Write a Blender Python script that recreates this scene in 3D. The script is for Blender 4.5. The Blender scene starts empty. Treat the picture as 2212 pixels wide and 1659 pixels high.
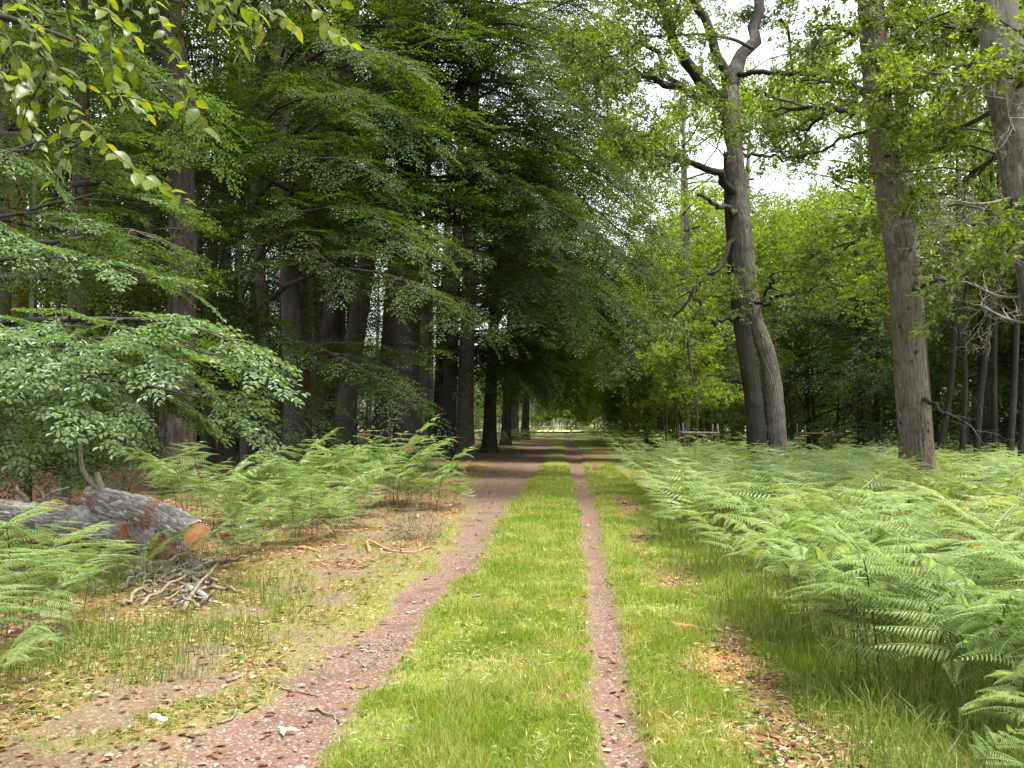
import bpy, math
import numpy as np
from mathutils import Vector, Matrix, Euler

# ------------------------------------------------------------------ camera, light, exposure
SC = bpy.context.scene
COL = SC.collection
F = 1916.0                      # focal length in the 2212-px-wide picture grid used below
CAMP = Vector((0.0, 0.0, 1.6))
PITCH, YAW = math.radians(2.555), math.radians(3.256)
cam_d = bpy.data.cameras.new('camera')
cam_d.sensor_width = 36.0
cam_d.lens = 36.0 * F / 2212.0
cam_d.clip_start, cam_d.clip_end = 0.05, 2000.0
cam = bpy.data.objects.new('camera', cam_d)
COL.objects.link(cam)
cam.location = CAMP
cam.rotation_euler = Euler((math.pi / 2 + PITCH, 0.0, YAW), 'XYZ')
SC.camera = cam
CR = cam.rotation_euler.to_matrix()

SUN_EL, SUN_AZ = math.radians(66), math.radians(125)      # azimuth from +Y towards +X
world = bpy.data.worlds.new('World')
SC.world = world
world.use_nodes = True
nt = world.node_tree
nt.nodes.clear()
sky = nt.nodes.new('ShaderNodeTexSky')
sky.sky_type = 'NISHITA'
sky.sun_disc = False
sky.sun_elevation = SUN_EL
sky.sun_rotation = SUN_AZ
sky.air_density, sky.dust_density, sky.ozone_density = 1.0, 3.0, 1.0
hs = nt.nodes.new('ShaderNodeHueSaturation')
hs.inputs['Saturation'].default_value = 0.25
bg = nt.nodes.new('ShaderNodeBackground')
bg.inputs['Strength'].default_value = 0.125
wo = nt.nodes.new('ShaderNodeOutputWorld')
nt.links.new(sky.outputs[0], hs.inputs['Color'])
nt.links.new(hs.outputs[0], bg.inputs['Color'])
nt.links.new(bg.outputs[0], wo.inputs['Surface'])

sun_d = bpy.data.lights.new('sun', 'SUN')
sun_d.energy = 2.0
sun_d.angle = math.radians(16)
sun_d.color = (1.0, 0.95, 0.87)
sun = bpy.data.objects.new('sun', sun_d)
COL.objects.link(sun)
sdir = Vector((math.sin(SUN_AZ) * math.cos(SUN_EL), math.cos(SUN_AZ) * math.cos(SUN_EL), math.sin(SUN_EL)))
sun.rotation_euler = (-sdir).to_track_quat('-Z', 'Y').to_euler()
sun.location = sdir * 80

SC.view_settings.view_transform = 'Standard'
SC.view_settings.look = 'None'
SC.view_settings.exposure = 2.45
SC.view_settings.gamma = 1.0
SC.view_settings.use_curve_mapping = False
SC.render.engine = 'CYCLES'
cy = SC.cycles
cy.max_bounces, cy.diffuse_bounces, cy.glossy_bounces, cy.transmission_bounces = 10, 6, 2, 8
cy.transparent_max_bounces = 4
cy.use_denoising = True
cy.caustics_reflective = cy.caustics_refractive = False
cy.sample_clamp_indirect = 6.0

rng = np.random.default_rng(11)
U = lambda a, b: float(rng.uniform(a, b))


def at(u, v, Y):
    """the point of the place seen at picture position (u, v), Y metres ahead"""
    d = CR @ Vector(((u - 1106.0) / F, (829.5 - v) / F, -1.0))
    return CAMP + d * (Y / d.y)


# ------------------------------------------------------------------ noise
_T = np.random.default_rng(5).random((256, 256))


def vnoise(x, y, s=0):
    x = np.asarray(x, float) + s * 17.3
    y = np.asarray(y, float) + s * 31.7
    xi, yi = np.floor(x).astype(int), np.floor(y).astype(int)
    fx, fy = x - xi, y - yi
    fx, fy = fx * fx * (3 - 2 * fx), fy * fy * (3 - 2 * fy)
    g = lambda a, b: _T[a & 255, b & 255]
    return (g(xi, yi) * (1 - fx) + g(xi + 1, yi) * fx) * (1 - fy) + (g(xi, yi + 1) * (1 - fx) + g(xi + 1, yi + 1) * fx) * fy


def fbm(x, y, s=0, o=3):
    r, a, t = 0, .5, 0
    for k in range(o):
        r = r + a * vnoise(np.asarray(x) * 2 ** k, np.asarray(y) * 2 ** k, s + k)
        t += a
        a *= .5
    return r / t


def cells(u, v, pu, s=0):
    """cell noise periodic in u: distances to the nearest two points and the cell's own random value"""
    ui, vi = np.floor(u).astype(int), np.floor(v).astype(int)
    f1 = np.full(u.shape, 9.0)
    f2 = np.full(u.shape, 9.0)
    idv = np.zeros(u.shape)
    for a in (-1, 0, 1):
        for b in (-1, 0, 1):
            cu, cv = ui + a, vi + b
            w = cu % pu
            jx, jy = _T[(w + s * 7) & 255, cv & 255], _T[(w + 91 + s * 7) & 255, (cv + 57) & 255]
            d = np.hypot(cu + .15 + .7 * jx - u, cv + .15 + .7 * jy - v)
            near = d < f1
            f2 = np.where(near, f1, np.minimum(f2, d))
            idv = np.where(near, _T[(w + 33) & 255, (cv + 123) & 255], idv)
            f1 = np.where(near, d, f1)
    return f1, f2, idv


# ------------------------------------------------------------------ objects
def tag(o, label=None, cat=None, group=None, kind=None):
    if label: o['label'] = label
    if cat: o['category'] = cat
    if group: o['group'] = group
    if kind: o['kind'] = kind
    return o


def link(name, data, parent=None, kind=None):
    o = bpy.data.objects.new(name, data)
    COL.objects.link(o)
    if parent is not None: o.parent = parent
    if kind: o['kind'] = kind
    return o


def thing(name, loc, label, cat, group=None, rz=0.0):
    o = link(name, None)
    o.location = loc
    o.rotation_euler = (0, 0, rz)
    o.empty_display_size = .2
    return tag(o, label, cat, group)


def mesh_np(name, V, faces, mat, smooth=False, attrs=None):
    """faces: list of (n,k) index arrays"""
    V = np.ascontiguousarray(V, dtype=np.float32)
    me = bpy.data.meshes.new(name)
    me.vertices.add(len(V))
    me.vertices.foreach_set('co', V.ravel())
    li = np.concatenate([f.ravel() for f in faces]).astype(np.int32)
    tot = np.concatenate([np.full(len(f), f.shape[1]) for f in faces])
    st = np.concatenate(([0], np.cumsum(tot)[:-1])).astype(np.int32)
    me.loops.add(len(li))
    me.loops.foreach_set('vertex_index', li)
    me.polygons.add(len(st))
    me.polygons.foreach_set('loop_start', st)
    me.polygons.foreach_set('use_smooth', np.full(len(st), smooth))
    for k, a in (attrs or {}).items():
        if a.ndim == 1:
            me.attributes.new(k, 'FLOAT', 'POINT').data.foreach_set('value', a.astype(np.float32))
        else:
            c = np.ones((len(V), 4), np.float32)
            c[:, :3] = a
            me.attributes.new(k, 'FLOAT_COLOR', 'POINT').data.foreach_set('color', c.ravel())
    me.update(calc_edges=True)
    me.validate()
    if mat: me.materials.append(mat)
    return me


def nrm(a):
    return a / np.maximum(np.linalg.norm(a, axis=-1, keepdims=True), 1e-9)


class Tubes:
    def __init__(s):
        s.V, s.Q, s.n = [], [], 0

    def add(s, pts, rad, k=5, wob=0.0):
        P = np.asarray(pts, float)
        r = np.broadcast_to(np.asarray(rad, float), (len(P),))
        T = nrm(np.gradient(P, axis=0))
        ref = np.array([1., 0, 0]) if abs(T[0][0]) < .8 else np.array([0, 1., 0])
        A = np.empty_like(P)
        a = nrm(np.cross(T[0], ref))
        for i in range(len(P)):
            a = nrm(a - T[i] * np.dot(a, T[i]))
            A[i] = a
        B = np.cross(T, A)
        th = np.arange(k) * 2 * math.pi / k
        rr = r[:, None] * (1 + (wob * (rng.random((len(P), k)) - .5) if wob else 0))
        V = P[:, None] + rr[..., None] * (np.cos(th)[None, :, None] * A[:, None] + np.sin(th)[None, :, None] * B[:, None])
        n = len(P)
        i, j = np.meshgrid(np.arange(n - 1), np.arange(k), indexing='ij')
        q = np.stack([i * k + j, i * k + (j + 1) % k, (i + 1) * k + (j + 1) % k, (i + 1) * k + j], -1).reshape(-1, 4) + s.n
        s.V.append(V.reshape(-1, 3))
        s.Q.append(q)
        s.n += n * k
        return s

    def mesh(s, name, mat, smooth=True):
        return mesh_np(name, np.concatenate(s.V), [np.concatenate(s.Q)], mat, smooth)


def spline(pts, n):
    P = np.asarray([tuple(p) for p in pts], float)
    d = np.concatenate(([0], np.cumsum(np.linalg.norm(np.diff(P, axis=0), axis=1))))
    t = np.linspace(0, d[-1], n)
    m = np.gradient(P, d, axis=0) if len(P) > 2 else np.repeat((P[1:] - P[:1]) / d[-1], 2, 0)
    k = np.clip(np.searchsorted(d, t, 'right') - 1, 0, len(P) - 2)
    h = d[k + 1] - d[k]
    s_ = ((t - d[k]) / h)[:, None]
    h = h[:, None]
    out = (2 * s_**3 - 3 * s_**2 + 1) * P[k] + (s_**3 - 2 * s_**2 + s_) * h * m[k] + (-2 * s_**3 + 3 * s_**2) * P[k + 1] + (s_**3 - s_**2) * h * m[k + 1]
    return out, t / d[-1], d / d[-1]


def bark_tube(name, pts, rad, mat, k=28, n=70, cu=10, cv=3.0, amp=.06, mode='ridge', flare=0.0, seed=0, cap=False):
    """a trunk with relief: 'ridge' long furrowed ridges, 'plate' separate plates, 'smooth' a few swellings"""
    C, t, tk = spline(pts, n)
    r = np.interp(t, tk, rad)
    L = np.concatenate(([0], np.cumsum(np.linalg.norm(np.diff(C, axis=0), axis=1))))
    T = nrm(np.gradient(C, axis=0))
    a = nrm(np.cross(T[0], np.array([0.3, 1., 0]) if abs(T[0][2]) > .5 else np.array([0, 0, 1.])))
    A = np.empty_like(C)
    for i in range(n):
        a = nrm(a - T[i] * np.dot(a, T[i]))
        A[i] = a
    B = np.cross(T, A)
    th = np.arange(k) / k
    uu, vv = np.meshgrid(th, L)
    x, y = np.cos(uu * 2 * math.pi), np.sin(uu * 2 * math.pi)
    sw = fbm(x * 1.3 + 9, y * 1.3 + vv * .8, seed, 2) - .5
    if mode == 'smooth':
        f1, f2, idv = cells(uu * 6, vv * 1.2, 6, seed)
        rel = .25 * (fbm(x * 3, y * 3 + vv * 5, seed + 3) - .5)
    else:
        wp = 1.6 if mode == 'plate' else .5
        f1, f2, idv = cells(uu * cu + wp * (fbm(vv * cv * .45, np.cos(uu * 6.2832) * 3, seed) - .5), vv * cv + wp * 1.3 * (fbm(x * cu * .12 + 5, y * cu * .12 + vv * 2, seed + 2) - .5), cu, seed)
        rel = np.clip((f2 - f1) * 2.2, 0, 1) - .6
        if mode == 'plate': rel = rel + .5 * (idv - .5)
    R = r[:, None] * (1 + amp * rel + .16 * sw)
    if flare:
        fl = np.exp(-vv / (r[0] * 1.4)) * flare
        R = R * (1 + fl * (1 + .6 * np.cos(uu * 2 * math.pi * 5 + seed) + .3 * np.cos(uu * 2 * math.pi * 3 + 1 + seed)))
    V = C[:, None] + R[..., None] * (np.cos(th * 2 * math.pi)[None, :, None] * A[:, None] + np.sin(th * 2 * math.pi)[None, :, None] * B[:, None])
    i, j = np.meshgrid(np.arange(n - 1), np.arange(k), indexing='ij')
    q = np.stack([i * k + j, i * k + (j + 1) % k, (i + 1) * k + (j + 1) % k, (i + 1) * k + j], -1).reshape(-1, 4)
    fs = [q]
    V = V.reshape(-1, 3)
    cell = idv.ravel()
    edge = np.clip((f2 - f1) * 2, 0, 1).ravel()
    if cap:
        V = np.concatenate([V, C[-1:] + T[-1:] * .01])
        cell, edge = np.append(cell, .5), np.append(edge, .5)
        b = (n - 1) * k
        fs.append(np.stack([b + np.arange(k), b + (np.arange(k) + 1) % k, np.full(k, n * k)], -1))
    return mesh_np(name, V, fs, mat, True, {'cell': cell, 'edge': edge})


# leaves: arrays of position, axis, normal, length, width
def leaf_geo(P, D, N, L, W, kind='kite', fold=.25):
    D = nrm(D)
    N = nrm(N - D * np.sum(N * D, -1, keepdims=True))
    S = np.cross(N, D)
    L, W = np.asarray(L)[:, None], np.asarray(W)[:, None] * .5
    n = len(P)
    up = N * W * fold
    if kind == 'kite':
        V = np.stack([P, P + D * L * .45 + S * W + up, P + D * L, P + D * L * .45 - S * W + up], 1)
        q = np.array([[0, 1, 2, 3]])
        k = 4
    else:
        dr = -N * L * .12
        V = np.stack([P, P + D * L * .28 + S * W * .85 + up, P + D * L * .66 + S * W * .8 + up, P + D * L + dr,
                      P + D * L * .66 - S * W * .8 + up, P + D * L * .28 - S * W * .85 + up], 1)
        q = np.array([[0, 1, 2, 3], [0, 3, 4, 5]])
        k = 6
    Q = (q[None] + (np.arange(n) * k)[:, None, None]).reshape(-1, 4)
    return V.reshape(-1, 3), Q


class Leaves:
    def __init__(s):
        s.a = [[], [], [], [], []]

    def add(s, P, D, N, L, W):
        for l, x in zip(s.a, (P, D, N, L, W)): l.append(np.asarray(x, float))

    def sprays(s, tpl, O, X, Z, sc, ls=1.0):
        """place a template spray many times: origins, axis, normal, scale"""
        O, X, Z = np.asarray(O, float), nrm(np.asarray(X, float)), np.asarray(Z, float)
        Z = nrm(Z - X * np.sum(X * Z, -1, keepdims=True))
        Y = np.cross(Z, X)
        M = np.stack([X, Y, Z], -1)
        sc = np.asarray(sc, float)
        P, D, N, L, W = tpl
        s.add((np.einsum('nij,mj->nmi', M, P) * sc[:, None, None] + O[:, None]).reshape(-1, 3),
              np.einsum('nij,mj->nmi', M, D).reshape(-1, 3), np.einsum('nij,mj->nmi', M, N).reshape(-1, 3),
              np.tile(L, len(O)) * ls, np.tile(W, len(O)) * ls)

    def count(s): return sum(len(x) for x in s.a[3])

    def mesh(s, name, mat, kind='kite', fold=.25):
        V, Q = leaf_geo(*[np.concatenate(x) for x in s.a], kind=kind, fold=fold)
        return mesh_np(name, V, [Q], mat)


def beech_spray(leaf=.07, step=.05, seed=0, side=.13):
    r = np.random.default_rng(seed)
    P, D, N = [], [], []
    tw = []
    L = 1.2

    def twig(p0, ang, ln, z0):
        m = max(int(ln / step), 2)
        d = np.array([math.cos(ang), math.sin(ang), 0])
        for i in range(1, m + 1):
            t = i / m * ln
            bend = .12 * t
            p = p0 + d * t + np.array([0, 0, -bend * t])
            sg = 1 if i % 2 else -1
            a = ang + sg * r.uniform(.6, 1.1) if i < m else ang
            P.append(p + np.array([0, 0, r.normal(0, .012)]))
            D.append([math.cos(a), math.sin(a), r.normal(-.15, .2)])
            N.append([r.normal(0, .22), r.normal(0, .22), 1])
        tw.append(np.array([p0, p0 + d * ln * .5, p0 + d * ln + np.array([0, 0, -.12 * ln * ln])]))

    twig(np.zeros(3), 0, L, 0)
    x, sg = .12, 1
    while x < L * .95:
        ln = (.62 * (1 - x / L) ** .8 + .08) * r.uniform(.75, 1.1)
        twig(np.array([x, 0, -.12 * x * x]), sg * r.uniform(.65, .95), ln, 0)
        x += side * r.uniform(.8, 1.2)
        sg = -sg
    n = len(P)
    return (np.array(P), np.array(D), np.array(N), leaf * r.uniform(.7, 1.15, n), leaf * .62 * r.uniform(.85, 1.1, n)), tw


def oak_spray(leaf=.09, seed=0, nr=13, per=8, rad=.55):
    r = np.random.default_rng(seed + 50)
    P, D, N = [], [], []
    tw = []
    for i in range(nr):
        e = np.array([r.uniform(.15, 1.15), r.normal(0, .38), r.normal(.05, .2)]) * rad * 1.4
        st = np.array([e[0] * .45, e[1] * .25, e[2] * .25])
        tw.append(np.array([st, (st + e) / 2 + r.normal(0, .03, 3), e]))
        ax = nrm(e - st)
        for j in range(per):
            d = nrm(ax * r.uniform(.1, .8) + r.normal(0, .75, 3) * np.array([1, 1, .55]))
            P.append(e - ax * r.uniform(0, .12) + d * .02)
            D.append(d)
            N.append(np.array([0, 0, 1]) + r.normal(0, .5, 3))
    tw.append(np.array([[0, 0, 0], [.4 * rad, 0, 0.02], [1.2 * rad, 0, 0.03]]))
    n = len(P)
    return (np.array(P), np.array(D), np.array(N), leaf * r.uniform(.6, 1.15, n), leaf * .55 * r.uniform(.8, 1.15, n)), tw


def seen_u(x, y):
    d = CR.transposed() @ (Vector((x, y, 1.0)) - CAMP)
    return 1106 + F * d.x / -d.z


def beside(x, y, table):
    u = seen_u(x, y)
    for lim, phrase in table:
        if u < lim: return phrase
    return table[-1][1]


WOOD_L = [(0, 'beyond the left edge of the picture'), (120, 'behind the two orange pines'), (300, 'left of the big brown pine'), (440, 'directly behind the big brown pine'), (560, 'behind the black thin stemmed beech'),
          (680, 'behind the straight grey beech'), (790, 'behind the leaning beech'), (870, 'behind the rough dark pine'), (960, 'behind the thick grey beech'), (9999, 'near the far stretch of the path')]
FERN_L = [(430, 'in front of the big brown pine'), (520, 'at the sawn ends of the log'), (600, 'below the black thin stemmed beech'), (680, 'below the straight grey beech'), (790, 'below the leaning beech'), (880, 'at the foot of the rough dark pine'), (9999, 'nearest the path below the thick grey beech')]
FERN_R = [(1400, 'along the path side of the bank'), (1600, 'left of the forked oak'), (1720, 'in front of the forked oak'), (1880, 'between the forked and the thick oak'), (2060, 'in front of the thick single oak'), (9999, 'towards the right edge')]
WOOD_R = [(1350, 'beside the far path'), (1500, 'above the staked sapling'), (1600, 'just left of the forked oak'), (1720, 'behind the forked oak'), (1860, 'between forked and thick oaks'), (2000, 'behind the thick single oak'), (2130, 'behind the thin dark stems'), (9999, 'at the right edge')]
EDGE = lambda x, y: x - float(np.interp(y, [4, 8, 14, 30], [1.6, 1.75, 1.6, 1.9]))
NEAR_Y = lambda y, a, b: 'front' if y < a else 'middle' if y < b else 'back'


# ------------------------------------------------------------------ materials
def new_mat(name):
    m = bpy.data.materials.new(name)
    m.use_nodes = True
    t = m.node_tree
    b = t.nodes['Principled BSDF']
    return m, t, b


def ramp(t, fac, stops):
    n = t.nodes.new('ShaderNodeValToRGB')
    e = n.color_ramp.elements
    while len(e) < len(stops): e.new(.5)
    for q, (p, c) in zip(e, stops):
        q.position = p
        q.color = (*c, 1)
    t.links.new(fac, n.inputs[0])
    return n.outputs[0]


def noise(t, scale, detail=3, vec=None, rough=.6, dist=0.0):
    n = t.nodes.new('ShaderNodeTexNoise')
    n.inputs['Scale'].default_value = scale
    n.inputs['Detail'].default_value = detail
    n.inputs['Roughness'].default_value = rough
    n.inputs['Distortion'].default_value = dist
    if vec: t.links.new(vec, n.inputs['Vector'])
    return n.outputs[0]


def coords(t, kind='Object', scale=(1, 1, 1)):
    c = t.nodes.new('ShaderNodeTexCoord').outputs[kind]
    if scale == (1, 1, 1): return c
    m = t.nodes.new('ShaderNodeMapping')
    m.inputs['Scale'].default_value = scale
    t.links.new(c, m.inputs[0])
    return m.outputs[0]


def mix(t, fac, a, b, mode='MIX'):
    n = t.nodes.new('ShaderNodeMix')
    n.data_type = 'RGBA'
    n.blend_type = mode
    for s, x in ((0, fac), (6, a), (7, b)):
        if hasattr(x, 'is_output'): t.links.new(x, n.inputs[s])
        elif s == 0: n.inputs[s].default_value = x
        else: n.inputs[s].default_value = (*x, 1)
    return n.outputs[2]


def mrange(t, x, a, b, c=0.0, d=1.0):
    n = t.nodes.new('ShaderNodeMapRange')
    t.links.new(x, n.inputs[0])
    for i, v in zip((1, 2, 3, 4), (a, b, c, d)): n.inputs[i].default_value = v
    return n.outputs[0]


def bump(t, b, h, s=.4, d=.02):
    n = t.nodes.new('ShaderNodeBump')
    n.inputs['Strength'].default_value = s
    n.inputs['Distance'].default_value = d
    t.links.new(h, n.inputs['Height'])
    t.links.new(n.outputs[0], b.inputs['Normal'])


def attr(t, name, out='Fac'):
    n = t.nodes.new('ShaderNodeAttribute')
    n.attribute_name = name
    return n.outputs[out]


def leaf_mat(name, stops, trans=.4, tint=(1.7, 1.55, .5), rough=.42, spec=.5, scale=.35, vary=.35):
    m, t, b = new_mat(name)
    g = t.nodes.new('ShaderNodeNewGeometry')
    ri = g.outputs['Random Per Island']
    n = noise(t, scale, 2, coords(t))
    add = t.nodes.new('ShaderNodeMath')
    add.operation = 'MULTIPLY_ADD'
    oi = t.nodes.new('ShaderNodeObjectInfo')
    sm = t.nodes.new('ShaderNodeMath')
    sm.operation = 'ADD'
    t.links.new(mrange(t, n, .35, .65, -.5, .5), sm.inputs[0])
    t.links.new(mrange(t, oi.outputs['Random'], 0, 1, -.35, .35), sm.inputs[1])
    t.links.new(sm.outputs[0], add.inputs[0])
    add.inputs[1].default_value = vary
    t.links.new(ri, add.inputs[2])
    c = ramp(t, add.outputs[0], stops)
    t.links.new(c, b.inputs['Base Color'])
    b.inputs['Roughness'].default_value = rough
    b.inputs['Specular IOR Level'].default_value = spec
    tr = t.nodes.new('ShaderNodeBsdfTranslucent')
    t.links.new(mix(t, 1.0, c, tint, 'MULTIPLY'), tr.inputs[0])
    ms = t.nodes.new('ShaderNodeMixShader')
    ms.inputs[0].default_value = trans
    t.links.new(b.outputs[0], ms.inputs[1])
    t.links.new(tr.outputs[0], ms.inputs[2])
    t.links.new(ms.outputs[0], t.nodes['Material Output'].inputs[0])
    return m


def bark_mat(name, stops, lich=None, sc=(14, 14, 2.5), bs=.6, orange=None, cellw=.4, fur=.75):
    m, t, b = new_mat(name)
    v = coords(t, 'Object', sc)
    n1 = noise(t, 1.0, 5, v, .65, .3)
    f = t.nodes.new('ShaderNodeMath')
    f.operation = 'MULTIPLY_ADD'
    t.links.new(attr(t, 'cell'), f.inputs[0])
    f.inputs[1].default_value = cellw
    t.links.new(mrange(t, n1, .3, .7, -.1, .8), f.inputs[2])
    c = ramp(t, f.outputs[0], stops)
    sp = noise(t, 26, 4, coords(t, 'Object', (1, 1, .6)), .7)
    c = mix(t, mrange(t, sp, .52, .7, 0, .55), c, tuple(q * .55 for q in stops[0][1]))
    bl = noise(t, 1.3, 3, coords(t, 'Object', (1, 1, .7)), .6, .6)
    c = mix(t, mrange(t, bl, .45, .65, 0, .45), c, tuple(min(q * 1.15, 1) for q in stops[2][1]))
    c = mix(t, mrange(t, bl, .30, .42, .5, 0), c, tuple(q * 1.3 for q in stops[0][1]))
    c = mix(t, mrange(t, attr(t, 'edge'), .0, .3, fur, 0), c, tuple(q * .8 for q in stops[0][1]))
    if orange:
        o = noise(t, 3.0, 4, coords(t, 'Object', (3, 3, .5)))
        c = mix(t, mrange(t, o, .5, .62, 0, .6), c, orange)
    if lich:
        l = noise(t, 2.2, 5, coords(t))
        c = mix(t, mrange(t, l, .5, .66, 0, .75), c, lich)
    t.links.new(c, b.inputs['Base Color'])
    b.inputs['Roughness'].default_value = .85
    b.inputs['Specular IOR Level'].default_value = .2
    bump(t, b, noise(t, 2.0, 5, v, .7), bs, .03)
    return m


def flat_mat(name, stops, scale=8, rough=.8, bs=.3, sc=(1, 1, 1)):
    m, t, b = new_mat(name)
    n = noise(t, scale, 4, coords(t, 'Object', sc))
    t.links.new(ramp(t, n, stops), b.inputs['Base Color'])
    b.inputs['Roughness'].default_value = rough
    b.inputs['Specular IOR Level'].default_value = .25
    if bs: bump(t, b, noise(t, scale * 3, 4, coords(t, 'Object', sc)), bs, .01)
    return m


M = {}
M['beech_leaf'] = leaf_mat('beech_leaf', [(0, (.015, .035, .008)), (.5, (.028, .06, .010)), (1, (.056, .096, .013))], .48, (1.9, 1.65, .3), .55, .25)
M['lit_leaf'] = leaf_mat('lit_beech_leaf', [(0, (.032, .07, .018)), (.5, (.055, .105, .028)), (1, (.09, .145, .045))], .42, (1.7, 1.6, .5), .42, .45)  # paler copy of the beech leaf; the branch's light is put into the colour
M['young_leaf'] = leaf_mat('young_beech_leaf', [(0, (.05, .095, .012)), (.6, (.075, .13, .014)), (.92, (.10, .14, .014)), (1, (.17, .11, .015))], .55, (1.9, 1.7, .35), .38, .4, 2)
M['oak_leaf'] = leaf_mat('oak_leaf', [(0, (.038, .075, .013)), (.5, (.068, .115, .018)), (1, (.12, .155, .025))], .5, (1.8, 1.65, .4))
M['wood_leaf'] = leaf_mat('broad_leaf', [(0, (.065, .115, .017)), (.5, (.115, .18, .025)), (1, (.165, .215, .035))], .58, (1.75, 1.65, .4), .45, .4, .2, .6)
M['dark_bark'] = bark_mat('mossy_dark_bark', [(0, (.008, .008, .006)), (.6, (.02, .018, .014)), (1, (.04, .036, .03))], (.02, .024, .01), (24, 24, 8), .8, fur=0)
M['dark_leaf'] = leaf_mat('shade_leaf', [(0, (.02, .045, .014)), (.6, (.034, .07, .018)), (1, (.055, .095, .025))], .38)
M['pine_leaf'] = leaf_mat('pine_needle', [(0, (.02, .04, .02)), (1, (.045, .07, .032))], .15, rough=.5)
M['fern'] = leaf_mat('bracken_leaf', [(0, (.12, .195, .062)), (.6, (.17, .25, .088)), (.96, (.23, .285, .10)), (1, (.27, .22, .08))], .45, (1.6, 1.55, .6), .42, .5, .8, .5)
M['fern_stem'] = flat_mat('bracken_stem', [(.3, (.05, .075, .02)), (.7, (.09, .11, .03))], 5, .6, 0)
M['grass'] = leaf_mat('grass_blade', [(0, (.095, .165, .015)), (.55, (.15, .23, .022)), (.85, (.20, .23, .035)), (1, (.36, .29, .14))], .5, (1.6, 1.45, .4), .5, .3, 1.2, .6)
M['long_grass'] = leaf_mat('long_grass_blade', [(0, (.07, .12, .02)), (.7, (.11, .17, .03)), (1, (.18, .2, .06))], .5, (1.6, 1.5, .45), .5, .3, 1.5, .5)
M['litter'] = leaf_mat('dry_leaf', [(0, (.06, .026, .014)), (.35, (.13, .06, .03)), (.7, (.22, .12, .065)), (.9, (.32, .21, .14)), (1, (.46, .36, .28))], .12, (1.2, .9, .6), .6, .3, 1.0, .3)
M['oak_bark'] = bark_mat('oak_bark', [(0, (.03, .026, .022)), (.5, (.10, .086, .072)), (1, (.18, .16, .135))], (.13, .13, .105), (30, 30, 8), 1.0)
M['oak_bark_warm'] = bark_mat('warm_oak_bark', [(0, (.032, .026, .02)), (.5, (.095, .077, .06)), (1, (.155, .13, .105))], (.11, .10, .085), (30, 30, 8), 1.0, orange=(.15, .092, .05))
M['limb_bark'] = bark_mat('limb_bark', [(0, (.018, .016, .013)), (.6, (.042, .037, .03)), (1, (.075, .068, .055))], None, (18, 18, 18), .5, fur=0)
M['beech_bark'] = bark_mat('beech_bark', [(0, (.025, .025, .019)), (.6, (.05, .048, .038)), (1, (.08, .075, .06))], (.045, .055, .03), (4, 4, 8), .25, fur=0)
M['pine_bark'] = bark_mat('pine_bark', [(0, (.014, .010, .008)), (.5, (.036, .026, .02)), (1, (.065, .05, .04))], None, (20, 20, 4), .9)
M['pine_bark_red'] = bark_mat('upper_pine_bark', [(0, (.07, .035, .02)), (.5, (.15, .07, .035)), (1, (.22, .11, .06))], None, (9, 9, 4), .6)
M['dead_wood'] = flat_mat('dead_wood', [(.3, (.12, .105, .085)), (.7, (.24, .215, .18))], 12, .85, .3)
M['stick'] = flat_mat('stick_bark', [(.3, (.075, .055, .04)), (.7, (.2, .15, .11))], 14, .85, .4)
M['grey_stick'] = flat_mat('lichen_stick', [(.35, (.06, .055, .05)), (.6, (.2, .2, .19)), (.75, (.33, .34, .32))], 22, .9, .5)
M['red_wood'] = flat_mat('barkless_branch', [(.3, (.22, .095, .05)), (.7, (.36, .18, .10))], 10, .75, .3)
M['post_wood'] = flat_mat('weathered_post', [(.3, (.05, .042, .033)), (.7, (.11, .095, .075))], 9, .85, .3, (1, 1, .2))
M['rail_wood'] = flat_mat('pale_rail', [(.3, (.09, .07, .05)), (.7, (.17, .13, .10))], 9, .8, .3)
M['white_wood'] = flat_mat('split_white_wood', [(.3, (.15, .11, .08)), (.7, (.29, .24, .185))], 25, .8, .3)
M['lichen'] = flat_mat('pale_lichen', [(.3, (.36, .42, .36)), (.7, (.6, .66, .58))], 30, .95, .5)
M['stone'] = flat_mat('pebble', [(.3, (.09, .08, .075)), (.7, (.2, .185, .165))], 20, .8, .3)
M['heather'] = leaf_mat('heather_sprig', [(0, (.05, .055, .035)), (.6, (.10, .10, .06)), (1, (.16, .13, .09))], .2)


# ------------------------------------------------------------------ ground
TL = np.array([[0, -1.9, -1.05], [4.2, -1.85, -1.08], [6.3, -1.72, -1.13], [8, -1.62, -1.1], [10.8, -1.52, -.98], [13.5, -1.6, -1.0], [16.6, -1.85, -1.02], [25, -2.5, -.92], [36, -3.1, -.78], [46, -3.4, -.7], [60, -3.0, -.8], [90, -2.2, -1.1], [400, -2.2, -1.1]])
TR = np.array([[0, .14, .40], [4.2, .15, .41], [8, .2, .47], [10.8, .24, .5], [16.6, .31, .66], [25, .3, .72], [36, .24, .80], [46, .1, 1.0], [60, .2, 1.0], [90, .3, 1.0], [400, .3, 1.0]])


def sstep(a, b, x):
    t = np.clip((x - a) / (b - a), 0, 1)
    return t * t * (3 - 2 * t)


def band(x, lo, hi, soft):
    return sstep(lo - soft, lo + soft, x) * (1 - sstep(hi - soft, hi + soft, x))


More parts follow.
